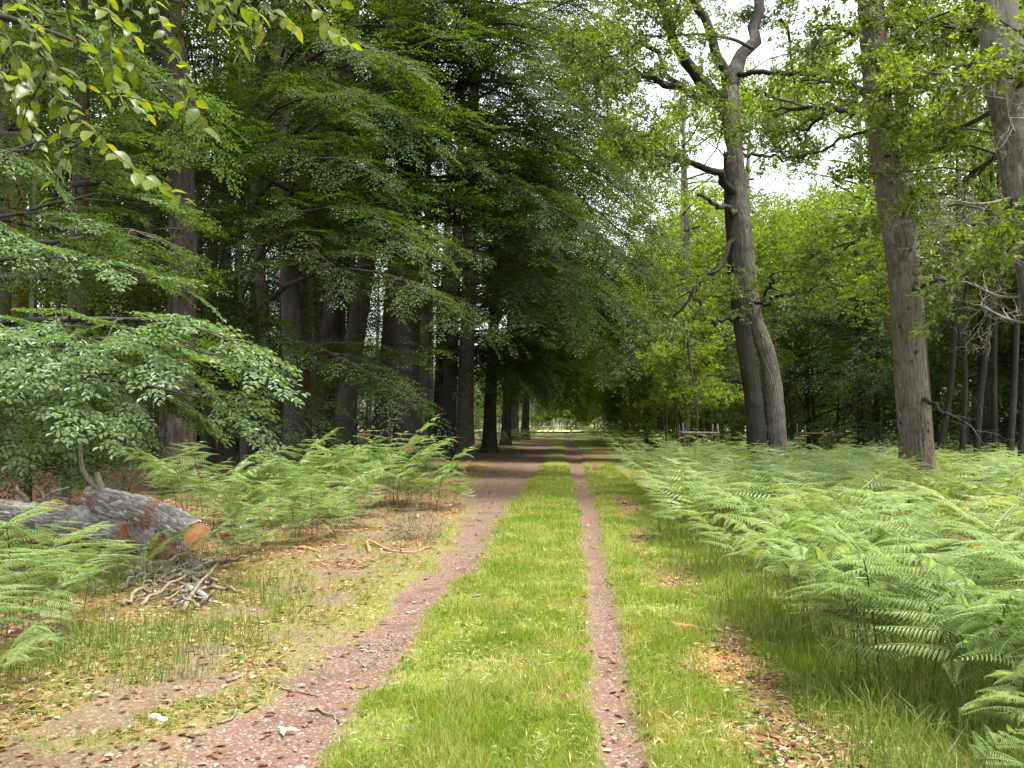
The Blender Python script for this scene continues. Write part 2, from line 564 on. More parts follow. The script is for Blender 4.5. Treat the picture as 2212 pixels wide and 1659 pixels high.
def masks(x, y):
    w = (fbm(x * 2.2, y * 1.1, 3) - .5) * .32 * np.clip(y / 10, .8, 2.5)
    w2 = (fbm(x * 7, y * 4, 8) - .5) * .16
    xl = x + w + w2
    xr = x + w * .35 + w2 * .6
    soft = .05 + .004 * y
    wl = (fbm(x * 1.1, y * .7, 61) - .5) * .5 + (fbm(x * 5, y * 4, 62) - .5) * .35
    dl = band(xl + wl * sstep(-1.25, -1.7, x), np.interp(y, TL[:, 0], TL[:, 1]), np.interp(y, TL[:, 0], TL[:, 2]), soft * 1.5)
    dr = band(xr, np.interp(y, TR[:, 0], TR[:, 1]), np.interp(y, TR[:, 0], TR[:, 2]), soft)
    cross = band(y + w * 6, 43, 52, 3) * band(x, -6, 2.6, .8)  # band of shade across the track, laid into the dirt mask as colour
    dirt = np.maximum(np.maximum(dl, dr), cross * .45)
    # brown leaf litter left of the path and under the trees; thin patches on the right verge
    left = sstep(-1.4, -2.0, xl)
    patch = band(xl, -3.0, -1.7, .35) * sstep(.44, .6, fbm(x * 2.4, y * 1.5, 77)) * .85 * (1 - sstep(22, 30, y))
    dirt = np.maximum(dirt, patch)
    lit = left * (.72 + .28 * sstep(5.5, 14, y + w * 3)) * (.45 + .85 * fbm(x * 1.7, y * 1.3, 21))
    lit = np.maximum(lit, sstep(-4.5, -7, x + 3 * w))
    rp = band(xr, .95, 1.5, .18) * sstep(.42, .62, fbm(x * 1.2, y * .55, 31))
    lit = np.maximum(lit, rp * .9)
    lit = np.maximum(lit, band(x + w, .9, 1.6, .2) * band(y, 3.6, 4.9, .35) * .9)
    lit = np.maximum(lit, sstep(1.8, 2.6, x + w) * .55 * (1 - sstep(55, 75, y)))
    far = sstep(60, 80, y)
    lit = np.clip(lit * (1 - far * .8 * (1 - sstep(-5, -9, x))), 0, 1) * (1 - dirt)
    dirt = dirt * (1 - .5 * sstep(.55, .75, fbm(x * 3, y * 2, 66)) * sstep(-1.2, -1.6, xl))
    return dirt, np.clip(lit, 0, 1)


def zg(x, y):
    x, y = np.asarray(x, float), np.asarray(y, float)
    z = .10 * (fbm(x * .35, y * .35, 2) - .5) * sstep(1.2, 3.5, np.abs(x + .6)) + .03 * (fbm(x * 1.6, y * 1.6, 4) - .5)
    l0, l1 = np.interp(y, TL[:, 0], TL[:, 1]), np.interp(y, TL[:, 0], TL[:, 2])
    r0, r1 = np.interp(y, TR[:, 0], TR[:, 1]), np.interp(y, TR[:, 0], TR[:, 2])
    z -= .045 * band(x, l0, l1, .2) + .06 * band(x, r0, r1, .08)
    return z


def gz(x, y): return float(zg(x, y))


def axis(lo, hi, near0, near1, d):
    a = list(np.arange(near0, near1, d))
    s, x = d, near1
    while x < hi:
        a.append(x)
        s *= 1.12
        x += s
    a.append(hi)
    s, x = d * 1.12, near0 - d
    b = []
    while x > lo:
        b.append(x)
        s *= 1.12
        x -= s
    b.append(lo)
    return np.array(b[::-1] + a)


gx = axis(-900, 900, -4.0, 2.6, .06)
gy = axis(-300, 1200, 3.4, 11, .07)
XX, YY = np.meshgrid(gx, gy)
md, ml = masks(XX, YY)
GV = np.stack([XX, YY, zg(XX, YY) + .012 * (fbm(XX * 9, YY * 9, 6) - .5)], -1).reshape(-1, 3)
ny, nx = XX.shape
ii, jj = np.meshgrid(np.arange(ny - 1), np.arange(nx - 1), indexing='ij')
GQ = np.stack([ii * nx + jj, ii * nx + jj + 1, (ii + 1) * nx + jj + 1, (ii + 1) * nx + jj], -1).reshape(-1, 4)
saw = sstep(.42, .62, np.exp(-(((XX - 1.04) / .30) ** 2 + ((YY - 6.05) / .5) ** 2) * .9) * .75 + .75 * (fbm(XX * 9, YY * 7, 12) - .42)).ravel() * .85


def ground_mat():
    m, t, b = new_mat('woodland_ground')
    P = coords(t)
    sep = t.nodes.new('ShaderNodeSeparateColor')
    t.links.new(attr(t, 'mask', 'Color'), sep.inputs[0])
    fine = noise(t, 60, 4, P)
    mid = noise(t, 9, 4, P)
    big = noise(t, 1.2, 3, P)
    dirt = mix(t, mrange(t, fine, .35, .65), (.074, .046, .032), (.15, .102, .075))
    dirt = mix(t, mrange(t, mid, .4, .65, 0, .7), dirt, (.125, .062, .046))
    v = t.nodes.new('ShaderNodeTexVoronoi')
    v.inputs['Scale'].default_value = 75
    t.links.new(P, v.inputs['Vector'])
    chip = t.nodes.new('ShaderNodeSeparateColor')
    t.links.new(v.outputs['Color'], chip.inputs[0])
    dirt = mix(t, mrange(t, chip.outputs[0], .9, .93, 0, .8), dirt, (.25, .18, .14))
    dirt = mix(t, mrange(t, chip.outputs[1], .88, .92, 0, .7), dirt, (.06, .04, .03))
    dirt = mix(t, mrange(t, noise(t, 2.3, 4, P), .52, .66, 0, .55), dirt, (.055, .036, .03))
    dirt = mix(t, mrange(t, noise(t, 22, 3, P), .56, .66, 0, .6), dirt, (.19, .135, .105))
    gr = mix(t, mrange(t, fine, .35, .68), (.075, .10, .014), (.17, .18, .035))
    gr = mix(t, mrange(t, mid, .52, .7, 0, .8), gr, (.22, .16, .06))
    gr = mix(t, mrange(t, big, .4, .65, 0, .4), gr, (.075, .12, .018))
    v2 = t.nodes.new('ShaderNodeTexVoronoi')
    v2.inputs['Scale'].default_value = 26
    v2.inputs['Randomness'].default_value = 1
    t.links.new(P, v2.inputs['Vector'])
    lc = t.nodes.new('ShaderNodeSeparateColor')
    t.links.new(v2.outputs['Color'], lc.inputs[0])
    lit = ramp(t, lc.outputs[0], [(0, (.05, .023, .014)), (.4, (.115, .05, .027)), (.75, (.18, .09, .052)), (.95, (.26, .165, .11)), (1, (.38, .28, .21))])
    lit = mix(t, mrange(t, mid, .45, .62, 0, .35), lit, (.06, .032, .02))
    c = mix(t, sep.outputs[1], gr, lit)
    c = mix(t, sep.outputs[0], c, dirt)
    c = mix(t, sep.outputs[2], c, mix(t, fine, (.20, .10, .032), (.36, .21, .085)))
    t.links.new(c, b.inputs['Base Color'])
    b.inputs['Roughness'].default_value = .9
    b.inputs['Specular IOR Level'].default_value = .15
    h = t.nodes.new('ShaderNodeMath')
    h.operation = 'ADD'
    t.links.new(fine, h.inputs[0])
    t.links.new(v2.outputs['Distance'], h.inputs[1])
    bump(t, b, h.outputs[0], .6, .02)
    return m


ground = link('ground', mesh_np('ground', GV, [GQ], ground_mat(), True,
              {'mask': np.stack([md.ravel(), ml.ravel(), np.clip(saw, 0, .95)], -1)}), kind='structure')
tag(ground, 'grassy woodland track ground with two worn brown wheel ruts and leaf litter')


def meadow_mat():
    m, t, b = new_mat('sunlit_dry_meadow')
    n = noise(t, .6, 5, coords(t))
    t.links.new(ramp(t, n, [(.3, (.26, .30, .09)), (.6, (.42, .40, .17)), (.8, (.5, .46, .24))]), b.inputs['Base Color'])  # pale ramp puts the open clearing's strong sunlight into the dry grass colour
    b.inputs['Roughness'].default_value = .9
    return m


mx, my = np.meshgrid(np.linspace(-60, 60, 60), np.linspace(152, 205, 40))
i_, j_ = np.meshgrid(np.arange(39), np.arange(59), indexing='ij')
tag(link('clearing', mesh_np('clearing', np.stack([mx, my, zg(mx, my) + .25], -1).reshape(-1, 3), [np.stack([i_ * 60 + j_, i_ * 60 + j_ + 1, i_ * 60 + j_ + 61, i_ * 60 + j_ + 60], -1).reshape(-1, 4)], meadow_mat(), True), kind='structure'), 'dry grass clearing painted sun-bright at the far end of the path')


# ------------------------------------------------------------------ tree building
BS = [beech_spray(.075, .055, s) for s in range(5)]
BSN = [beech_spray(.068, .045, 20 + s, .11) for s in range(5)]
OS = [oak_spray(.10, s) for s in range(5)]
OSN = [oak_spray(.085, 30 + s, 14, 8, .42) for s in range(4)]


def wander(p0, az, el, L, droop, n=7, jit=.12):
    """a limb that starts in one direction and arches over"""
    P = [np.array(p0, float)]
    st = L / (n - 1)
    for i in range(n - 1):
        t = i / (n - 2) if n > 2 else 0
        e = el - droop * t ** 1.2
        d = np.array([math.cos(e) * math.sin(az), math.cos(e) * math.cos(az), math.sin(e)])
        P.append(P[-1] + d * st)
        az += rng.normal(0, jit)
        el += rng.normal(0, jit * .5)
    return np.array(P)


def side_dir(P, i):
    d = P[min(i + 1, len(P) - 1)] - P[max(i - 1, 0)]
    return d / (np.linalg.norm(d) + 1e-9)


def clothe_beech(P, lv, tw, tpl, dens=1.0, t0=.22, ls=1.0, sec=.42, scale=1.0, wood=True, r0=.05):
    """secondary twigs in the limb's plane with flat leaf sprays along them"""
    L = float(np.sum(np.linalg.norm(np.diff(P, axis=0), axis=1)))
    n = max(int(L / .5 * dens), 3)
    fr = [[] for _ in tpl]
    sg = 1
    for i in range(n + 1):
        t = t0 + (1 - t0) * i / n
        x = t * (len(P) - 1)
        k = min(int(x), len(P) - 2)
        p = P[k] + (P[k + 1] - P[k]) * (x - k)
        d = side_dir(P, k)
        az, el = math.atan2(d[0], d[1]), math.asin(max(-1, min(1, d[2])))
        ln = (L * sec * (1 - t) + .55 * scale) * U(.7, 1.15)
        a2 = az + sg * U(.55, 1.1) if i < n else az
        sg = -sg
        S = wander(p, a2, el * .6 + U(-.12, .22), ln, U(.25, .6), 4, .12)
        if wood: tw.add(S, np.linspace(min(.02, r0 * .5), .005, 4), 3)
        m = max(int(ln / (.42 * scale) * dens), 1)
        s2 = 1
        for j in range(m + 1):
            tt = .3 + .7 * j / m
            xx = tt * 3
            kk = min(int(xx), 2)
            q = S[kk] + (S[kk + 1] - S[kk]) * (xx - kk)
            dd = side_dir(S, kk)
            aa = math.atan2(dd[0], dd[1]) + (s2 * U(.4, .9) if j < m else 0)
            s2 = -s2
            ee = math.asin(max(-1, min(1, dd[2]))) - U(.0, .25)
            X = [math.cos(ee) * math.sin(aa), math.cos(ee) * math.cos(aa), math.sin(ee)]
            fr[int(rng.integers(len(tpl)))].append((q, X, [rng.normal(0, .22), rng.normal(0, .22), 1], U(.65, 1.05) * scale))
    for f, (tp, tws) in zip(fr, tpl):
        if f: lv.sprays(tp, [a[0] for a in f], [a[1] for a in f], [a[2] for a in f], [a[3] for a in f], ls)


def clothe_oak(P, lv, tw, tpl, dens=1.0, t0=.3, ls=1.0, sec=.5, scale=1.0, k3=True):
    """crooked secondary branches carrying loose tufts of leaves"""
    L = float(np.sum(np.linalg.norm(np.diff(P, axis=0), axis=1)))
    n = max(int(L / .6 * dens), 3)
    fr = [[] for _ in tpl]
    for i in range(n + 1):
        t = t0 + (1 - t0) * i / n
        x = t * (len(P) - 1)
        k = min(int(x), len(P) - 2)
        p = P[k] + (P[k + 1] - P[k]) * (x - k)
        d = side_dir(P, k)
        az, el = math.atan2(d[0], d[1]), math.asin(max(-1, min(1, d[2])))
        ln = (L * sec * (1 - t) + .8 * scale) * U(.6, 1.2)
        S = wander(p, az + rng.normal(0, .9), el * .5 + U(-.5, .6), ln, U(-.2, .5), 5, .35)
        tw.add(S, np.linspace(.02, .005, 5), 3)
        m = max(int(ln / (.45 * scale) * dens), 1)
        for j in range(m + 1):
            xx = (.25 + .75 * j / m) * 4
            kk = min(int(xx), 3)
            q = S[kk] + (S[kk + 1] - S[kk]) * (xx - kk)
            dd = side_dir(S, kk)
            X = dd + rng.normal(0, .6, 3) * np.array([1, 1, .6])
            if k3 and j < m:
                tw.add(np.array([q, q + nrm(X) * .25 * scale, q + nrm(X) * .5 * scale + rng.normal(0, .05, 3)]), [.008, .006, .003], 3)
            fr[int(rng.integers(len(tpl)))].append((q, X, [rng.normal(0, .4), rng.normal(0, .4), 1], U(.6, 1.1) * scale))
    for f, (tp, _) in zip(fr, tpl):
        if f: lv.sprays(tp, [a[0] for a in f], [a[1] for a in f], [a[2] for a in f], [a[3] for a in f], ls)


def dead_twigs(tw, p, d, L, r, depth=0, mx=3):
    """bare crooked branching"""
    d = nrm(np.asarray(d, float))
    n = 5
    P = [np.asarray(p, float)]
    for i in range(n - 1):
        d = nrm(d + rng.normal(0, .28, 3))
        P.append(P[-1] + d * L / (n - 1))
    tw.add(P, np.linspace(r, r * .45, n), 4 if r > .01 else 3)
    if depth < mx:
        for i in range(1, n):
            for _ in range(1 if rng.random() < .8 else 2):
                dd = nrm(d + rng.normal(0, .8, 3))
                dead_twigs(tw, P[i], dd, L * U(.35, .6), r * .55, depth + 1, mx)


def copy_tree(o, loc, rz=0.0, sc=1.0, label=None, group=None, mirror=False):
    c = o.copy()
    COL.objects.link(c)
    c.location = loc
    c.rotation_euler = (0, 0, rz)
    c.scale = (-sc if mirror else sc, sc, sc)
    if label: c['label'] = label
    if group: c['group'] = group
    for ch in o.children:
        d = ch.copy()
        COL.objects.link(d)
        d.parent = c
        for g in ch.children:
            e = g.copy()
            COL.objects.link(e)
            e.parent = d
    return c


def pixel_trunk(uv, Y, w, extra=12.0):
    """trunk centre line and radii from where it stands in the picture; the foot on the ground, the head above the frame"""
    pts = [at(u, v, Y) for u, v in uv]
    rad = [x * Y / F / 2 for x in w]
    if pts[0].z > .4 or True:
        b = pts[0].copy()
        b.z = gz(b.x, b.y) - .08
        if pts[0].z > .35:
            pts.insert(0, b)
            rad.insert(0, rad[0] * 1.05)
        else: pts[0] = b
    if extra:
        d = (pts[-1] - pts[-2]).normalized()
        h = max(extra - pts[-1].z, 2)
        pts.append(pts[-1] + Vector((d.x * .5, d.y * .5, 1)).normalized() * h)
        rad.append(rad[-1] * .45)
    return pts, rad


def loc_of(pts, base):
    return [Vector(p) - Vector(base) for p in pts]


def part_trunk(root, pts, rad, mat, **k):
    base = root.location
    return link('trunk', bark_tube('trunk', loc_of(pts, base), rad, mat, **k), root)


def make_beech(name, base, pts, rad, limbs, label, group=None, tpl=BS, kind='kite', leaf='beech_leaf', dens=1.0, ls=1.0, bark='beech_bark', scale=1.0, k=18, n=40):
    """limbs: (height, azimuth, elevation, length, droop) or an explicit point list"""
    root = thing(name, base, label, 'tree', group)
    part_trunk(root, pts, rad, M[bark], k=k, n=n, mode='smooth', flare=.35, seed=int(rng.integers(50)), amp=.12)
    b = np.array(base)
    C = np.array([tuple(p) for p in pts]) - b
    lv, tw, lb = Leaves(), Tubes(), Tubes()
    for l in limbs:
        if isinstance(l, (list, np.ndarray)):
            P = spline([Vector(p) - Vector(base) for p in l], 9)[0]
        else:
            h, az, el, L, dr = l
            q = np.array([np.interp(h, C[:, 2], C[:, i]) for i in range(3)])
            P = wander(q, az, el, L, dr)
        L = float(np.sum(np.linalg.norm(np.diff(P, axis=0), axis=1)))
        r0 = .012 + L * .009
        link('limb', Tubes().add(P, np.linspace(r0, .008, len(P)), 6).mesh('limb', M['limb_bark']), root)
        clothe_beech(P, lv, tw, tpl, dens, ls=ls, scale=scale, r0=r0)
    if tw.n: link('twigs', tw.mesh('twigs', M['limb_bark']), root, 'stuff')
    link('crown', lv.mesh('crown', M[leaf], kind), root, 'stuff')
    STAT[name] = STAT.get(name, 0) + lv.count()
    return root


STAT = {}
PI = math.pi

# ---- standing beeches of the shaded wood left of the path
def beech_limbs(z0, z1, n, face=PI / 2, spread=1.9, L=(4.5, 7.5)):
    out = []
    for i in range(n):
        h = z0 + (z1 - z0) * (i + U(-.3, .3)) / n
        az = face + rng.normal(0, spread * .55)
        k = 1 - .45 * (h - z0) / (z1 - z0)
        out.append((h, az, U(.15, .55), U(*L) * k, U(.6, 1.15)))
    return out


def tall(x, y, r, h=21, lean=(0, 0)):
    z = gz(x, y) - .1
    return [(x, y, z), (x + lean[0] * .3, y + lean[1] * .3, z + h * .3), (x + lean[0] * .7, y + lean[1] * .7, z + h * .65), (x + lean[0], y + lean[1], z + h)], [r, r * .8, r * .6, r * .15]


LEFT = [
    # picture line of the trunk, distance, widths, first leaf height, kind
    ([(642, 1010), (637, 850), (625, 600), (615, 400), (600, 0)], 27, [54, 46, 42, 38, 32], 'beech with a straight grey trunk in the shade behind the tall bracken', 7.2),
    ([(735, 1000), (758, 800), (780, 650), (800, 500), (840, 100), (850, -20)], 30, [46, 42, 40, 36, 30, 28], 'beech whose foot leans hard to the right before rising', 7.5),
    ([(884, 1005), (885, 850), (885, 650), (880, 400), (875, 0)], 29, [56, 48, 44, 42, 36], 'thick grey beech standing right behind the tallest bracken clump', 6.2),
]
PH = []
EXTRA = [
    [[(640, 420), (560, 380), (480, 370), (400, 400)], [(630, 560), (700, 520), (790, 500), (880, 520)], [(620, 330), (700, 260), (800, 240), (900, 280)], [(615, 260), (540, 220), (450, 230), (380, 270)], [(612, 180), (680, 120), (780, 100), (880, 140)]],
    [[(835, 150), (880, 105), (930, 80), (1000, 68), (1100, 85), (1200, 115), (1310, 170)], [(830, 230), (900, 190), (1000, 180), (1120, 215), (1230, 270)], [(845, 40), (920, 10), (1020, 0), (1130, 20), (1240, 60)],
     [(800, 480), (740, 450), (680, 460), (610, 500)], [(815, 330), (740, 280), (660, 290), (570, 330)], [(810, 400), (880, 380), (960, 410), (1040, 460)]],
    [[(880, 360), (960, 300), (1060, 275), (1160, 295), (1260, 345), (1350, 410)], [(880, 480), (960, 465), (1060, 490), (1160, 535), (1260, 595), (1340, 660)], [(885, 570), (950, 560), (1030, 590), (1110, 630), (1200, 680), (1300, 750)],
     [(880, 230), (960, 185), (1080, 175), (1200, 205), (1300, 265), (1390, 340)], [(885, 640), (940, 620), (1000, 650), (1060, 700)], [(878, 420), (960, 390), (1080, 400), (1200, 450), (1320, 530)], [(885, 780), (840, 760), (790, 790), (740, 830)],
     [(880, 120), (970, 70), (1090, 50), (1210, 80), (1320, 140)], [(885, 520), (960, 520), (1080, 560), (1180, 610), (1290, 690)]]]
for (uv, Y, w, lab, z0), ex in zip(LEFT, EXTRA):
    pts, rad = pixel_trunk(uv, Y, w, 21)
    exl = []
    for q in ex:
        dy = U(-.35, -.05) if len(q) > 4 else U(-1.0, -.4)
        exl.append([at(u, v, Y + dy * 2.2 * i) for i, (u, v) in enumerate(q)])
    b = (pts[0].x, pts[0].y, gz(pts[0].x, pts[0].y))
    PH.append(make_beech('beech_tree', b, pts, rad, exl + beech_limbs(z0, 18, 20, PI * .62, 1.5, (5.0, 8.0)), lab, 'tall beeches left of the path', dens=1.0, ls=1.3, scale=1.15))
print('beech leaves', STAT)

# low-crowned beeches farther along both sides
xb = -6.0
pts, rad = tall(xb, 46, .42, 20, (.8, 0))
LOWB = make_beech('beech_tree', (xb, 46, gz(xb, 46)), pts, rad, beech_limbs(4.2, 18, 33, PI * .52, 1.3, (6.5, 9.5)),
                  'stout pale-footed beech at the edge of the path with a slimmer stem behind', 'tall beeches left of the path', dens=.75, ls=1.7, scale=1.35)
TALLB = []
pt = at(1003, 915, 40)
pts, rad = tall(pt.x, 40, .4, 27, (.6, 0))
over = [[(1003, 620), (1080, 560), (1180, 570), (1290, 640), (1400, 740)], [(1003, 690), (1080, 640), (1180, 650), (1280, 700), (1390, 780)], [(1003, 520), (1100, 450), (1210, 460), (1320, 530), (1430, 640)],
        [(1003, 400), (1110, 330), (1230, 340), (1340, 410), (1440, 520)], [(1003, 300), (1110, 220), (1240, 220), (1350, 290), (1430, 380)], [(1003, 180), (1120, 110), (1240, 110), (1350, 180)], [(1003, 80), (1120, 10), (1240, 10), (1340, 70)],
        [(1003, 660), (1090, 620), (1190, 650), (1280, 710), (1350, 800)], [(1003, 570), (1110, 520), (1230, 560), (1340, 650), (1420, 760)], [(1003, 450), (1120, 390), (1250, 430), (1370, 530), (1440, 610)]]
over = [[at(u, v, 40 - .6 * i + U(-.5, .5)) for i, (u, v) in enumerate(q)] for q in over]
make_beech('beech_tree', (pt.x, 40, gz(pt.x, 40)), pts, rad, over + [(z_, PI * .5 + rng.normal(0, .55), U(.2, .5), U(6.5, 9.5) * (1 - .25 * (z_ - 7) / 17), U(.7, 1.2)) for z_ in np.linspace(6, 24, 20)],
           'dark straight beech close left of the stout pale-footed beech', 'tall beeches left of the path', dens=.8, ls=1.6, scale=1.3)
FAR_L = [(945, 55, 1.0, 'dark beech stem between the thick grey beech and the pale-footed one'), 
         (1055, 50, .95, 'leaning beech touching the right side of the pale-footed one'), (1092, 66, .9, 'slim beech standing alone where the bracken starts again'),
         (1108, 82, 1.1, 'beech half hidden behind the slim lone beech'), (1133, 90, 1.0, 'last dark beech on the left before the far bracken'), ]
for u, Y, s, lab in FAR_L:
    p = at(u, 915, Y)
    copy_tree(LOWB, (p.x, p.y, gz(p.x, p.y)), U(-.5, .3), s, lab, 'tall beeches left of the path')
for x, y, s in [(-6.5, 108, 1.0), (-7.5, 128, 1.1), (-9.0, 145, 1.0)]:
    copy_tree(LOWB, (x, y, gz(x, y)), U(-.5, .4), s, 'far beech with branches hanging low over the left side of the path', 'far beeches beside the path')
for x, y, s in [(7.4, 102, .95), (7.0, 112, 1.0), (7.8, 128, 1.05), (9.5, 145, 1.0)]:
    copy_tree(LOWB, (x, y, gz(x, y)), U(-.4, .4), s, 'far beech with branches hanging low over the right side of the path', 'far beeches beside the path', True)

# ---- beeches just outside the left edge whose lit branches reach into view
b = (-8.2, 10.0, gz(-8.2, 10.0))
pts, rad = tall(-8.2, 10.0, .3, 15, (.3, 0))
A = lambda *q: [at(*p) for p in q]
T = lambda z: Vector((-8.15, 10.0, z))
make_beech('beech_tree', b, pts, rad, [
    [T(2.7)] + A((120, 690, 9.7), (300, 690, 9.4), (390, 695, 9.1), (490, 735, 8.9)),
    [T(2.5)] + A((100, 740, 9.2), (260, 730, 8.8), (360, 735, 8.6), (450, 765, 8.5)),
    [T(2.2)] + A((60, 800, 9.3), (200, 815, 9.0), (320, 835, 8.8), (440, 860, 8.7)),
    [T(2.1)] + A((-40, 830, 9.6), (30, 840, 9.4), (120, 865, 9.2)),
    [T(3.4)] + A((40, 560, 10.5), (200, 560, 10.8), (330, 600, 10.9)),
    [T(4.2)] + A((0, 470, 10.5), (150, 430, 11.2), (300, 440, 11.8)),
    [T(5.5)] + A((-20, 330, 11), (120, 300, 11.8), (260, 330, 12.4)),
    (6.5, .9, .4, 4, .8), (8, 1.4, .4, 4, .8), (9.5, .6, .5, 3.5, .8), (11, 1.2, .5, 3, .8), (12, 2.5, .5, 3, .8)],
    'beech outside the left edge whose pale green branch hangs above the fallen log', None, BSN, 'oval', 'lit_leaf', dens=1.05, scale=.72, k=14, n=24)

b = (-12.5, 17.0, gz(-12.5, 17.0))
pts, rad = tall(-12.5, 17.0, .32, 17, (.5, -.3))
T2 = lambda z: Vector((-12.4, 17.0, z))
make_beech('beech_tree', b, pts, rad, [
    [T2(3.5)] + A((100, 720, 16), (190, 790, 15.4), (240, 870, 15)),
    [T2(2.6)] + A((40, 830, 15.6), (110, 900, 15), (180, 960, 14.6)),
    [T2(2.2)] + A((20, 900, 14.6), (120, 960, 14.2), (180, 1030, 14)), [T2(2.0)] + A((30, 930, 15.5), (130, 960, 15), (215, 965, 14.6)), [T2(1.8)] + A((0, 980, 15), (80, 1010, 14.6), (150, 1030, 14.2)), [T2(2.4)] + A((60, 870, 15.5), (150, 880, 15.2), (225, 900, 15)),
    [T2(5.5)] + A((150, 520, 15.6), (260, 490, 14.8), (340, 520, 14.2)),
    [T2(6.5)] + A((150, 400, 18.5), (400, 380, 21.8), (600, 470, 21.5)),
    [T2(7.5)] + A((200, 300, 18.5), (420, 250, 21.8), (600, 300, 21.5)),
    [T2(4.5)] + A((200, 600, 18.5), (420, 640, 21.8), (600, 700, 21)),
    (8.5, 1.6, .4, 5, .8), (9.5, 1.2, .4, 5.5, .9), (10.5, 2.0, .4, 5, .8), (11.5, 1.5, .5, 4.5, .8), (12.5, 1.0, .5, 4, .8), (13.5, 2.2, .5, 4, .8)],
    'beech outside the left edge draping dark branches down behind the fallen log', None, BS, 'kite', dens=1.1, scale=.9, k=14, n=24)
print('beech leaves', STAT)


# ---- pines of the left wood
def pine_crown(n=420, z0=12, z1=22, seed=0):
    lv = Leaves()
    O, X, Z, S = [], [], [], []
    for i in range(n):
        z = U(z0, z1)
        r = (1.2 + 2.6 * math.sin(PI * min(1, (z - z0) / (z1 - z0) * .85 + .15))) * math.sqrt(U(.1, 1))
        a = U(0, 2 * PI)
        O.append([r * math.cos(a), r * math.sin(a), z + U(-.4, .4)])
        X.append([math.cos(a), math.sin(a), U(-.2, .5)])
        Z.append([U(-.4, .4), U(-.4, .4), 1])
        S.append(U(.7, 1.2))
    lv.sprays(OS[seed % 5][0], O, X, Z, S, 1.5)
    return lv.mesh('crown', M['pine_leaf'])


PINE_CROWN = pine_crown()
STUBS = []
for i in range(16):
    h, a = U(6, 14), U(0, 2 * PI)
    L = U(.5, 2.2)
    STUBS.append(Tubes().add(wander((0, 0, h), a, U(-.2, .3), L, U(-.3, .5), 5, .2), np.linspace(.035, .01, 5), 4).mesh('dead_branch', M['limb_bark']))


def pine(uv, Y, w, label, mat='pine_bark', k=22, n=60, top=True, group='pines of the left wood', amp=.09):
    pts, rad = pixel_trunk(uv, Y, w, 22)
    b = Vector((pts[0].x, pts[0].y, gz(pts[0].x, pts[0].y)))
    root = thing('pine_tree', b, label, 'tree', group)
    part_trunk(root, pts, rad, M[mat], k=k, n=n, cu=9, cv=2.2, amp=amp, mode='plate', flare=.12, seed=int(rng.integers(40)))
    if top:
        link('crown', PINE_CROWN, root, 'stuff')
    a = U(0, 6)
    for st_ in STUBS: link('dead_branch', st_, root).rotation_euler = (0, 0, a)
    return root


pine([(388, 1068), (385, 900), (396, 600), (382, 200), (360, -50)], 20, [92, 72, 58, 54, 48], 'big brown pine trunk standing between the fallen log and the bracken', k=64, n=200, amp=.12)
pine([(700, 990), (715, 750), (735, 500), (745, 250), (760, -50)], 31, [54, 50, 46, 42, 36], 'dark reddish pine trunk just left of the leaning beech')
pine([(820, 975), (835, 850), (850, 650), (872, 450), (892, 200), (905, 0)], 35, [46, 42, 40, 38, 34, 30], 'rough dark pine leaning right beside the thick grey beech')
pine([(183, 1040), (181, 600), (180, 150), (178, 0)], 24, [30, 27, 24, 22], 'dark slim pine rising behind the thin upright branch of the log')
pine([(32, 980), (34, 700), (36, 300), (38, 0)], 36, [30, 27, 24, 22], 'orange barked pine nearest the left edge of the wood', 'pine_bark_red')
pine([(70, 960), (72, 500), (75, 0)], 52, [18, 16, 14], 'thin orange pine beyond the orange pine at the left edge', 'pine_bark_red')
pine([(660, 960), (662, 500), (668, 0)], 48, [26, 23, 20], 'orange pine deep in the wood behind the straight grey beech', 'pine_bark_red')
pine([(300, 960), (305, 500), (312, 0)], 58, [18, 16, 14], 'slim orange pine glimpsed left of the big brown pine', 'pine_bark_red')

# slim stems without low leaves
def slim(name, uv, Y, w, label, mat='beech_bark', top=15, cat='tree', group='slim stems in the left wood'):
    pts, rad = pixel_trunk(uv, Y, w, top)
    b = Vector((pts[0].x, pts[0].y, gz(pts[0].x, pts[0].y)))
    root = thing(name, b, label, cat, group)
    part_trunk(root, pts, rad, M[mat], k=10, n=26, mode='smooth', flare=.15, seed=int(rng.integers(40)))
    lb, lv, tw = Tubes(), Leaves(), Tubes()
    C = np.array([tuple(p) for p in pts]) - np.array(b)
    for h in np.linspace(top * .55, top * .95, 5):
        q = np.array([np.interp(h, C[:, 2], C[:, i]) for i in range(3)])
        P = wander(q, U(0, 6.28), .5, U(1.5, 2.8), .7)
        link('limb', Tubes().add(P, np.linspace(.03, .008, len(P)), 4).mesh('limb', M['limb_bark']), root)
        clothe_beech(P, lv, tw, BS, .7, ls=1.3, wood=False)
    link('crown', lv.mesh('crown', M['beech_leaf']), root, 'stuff')
    return root


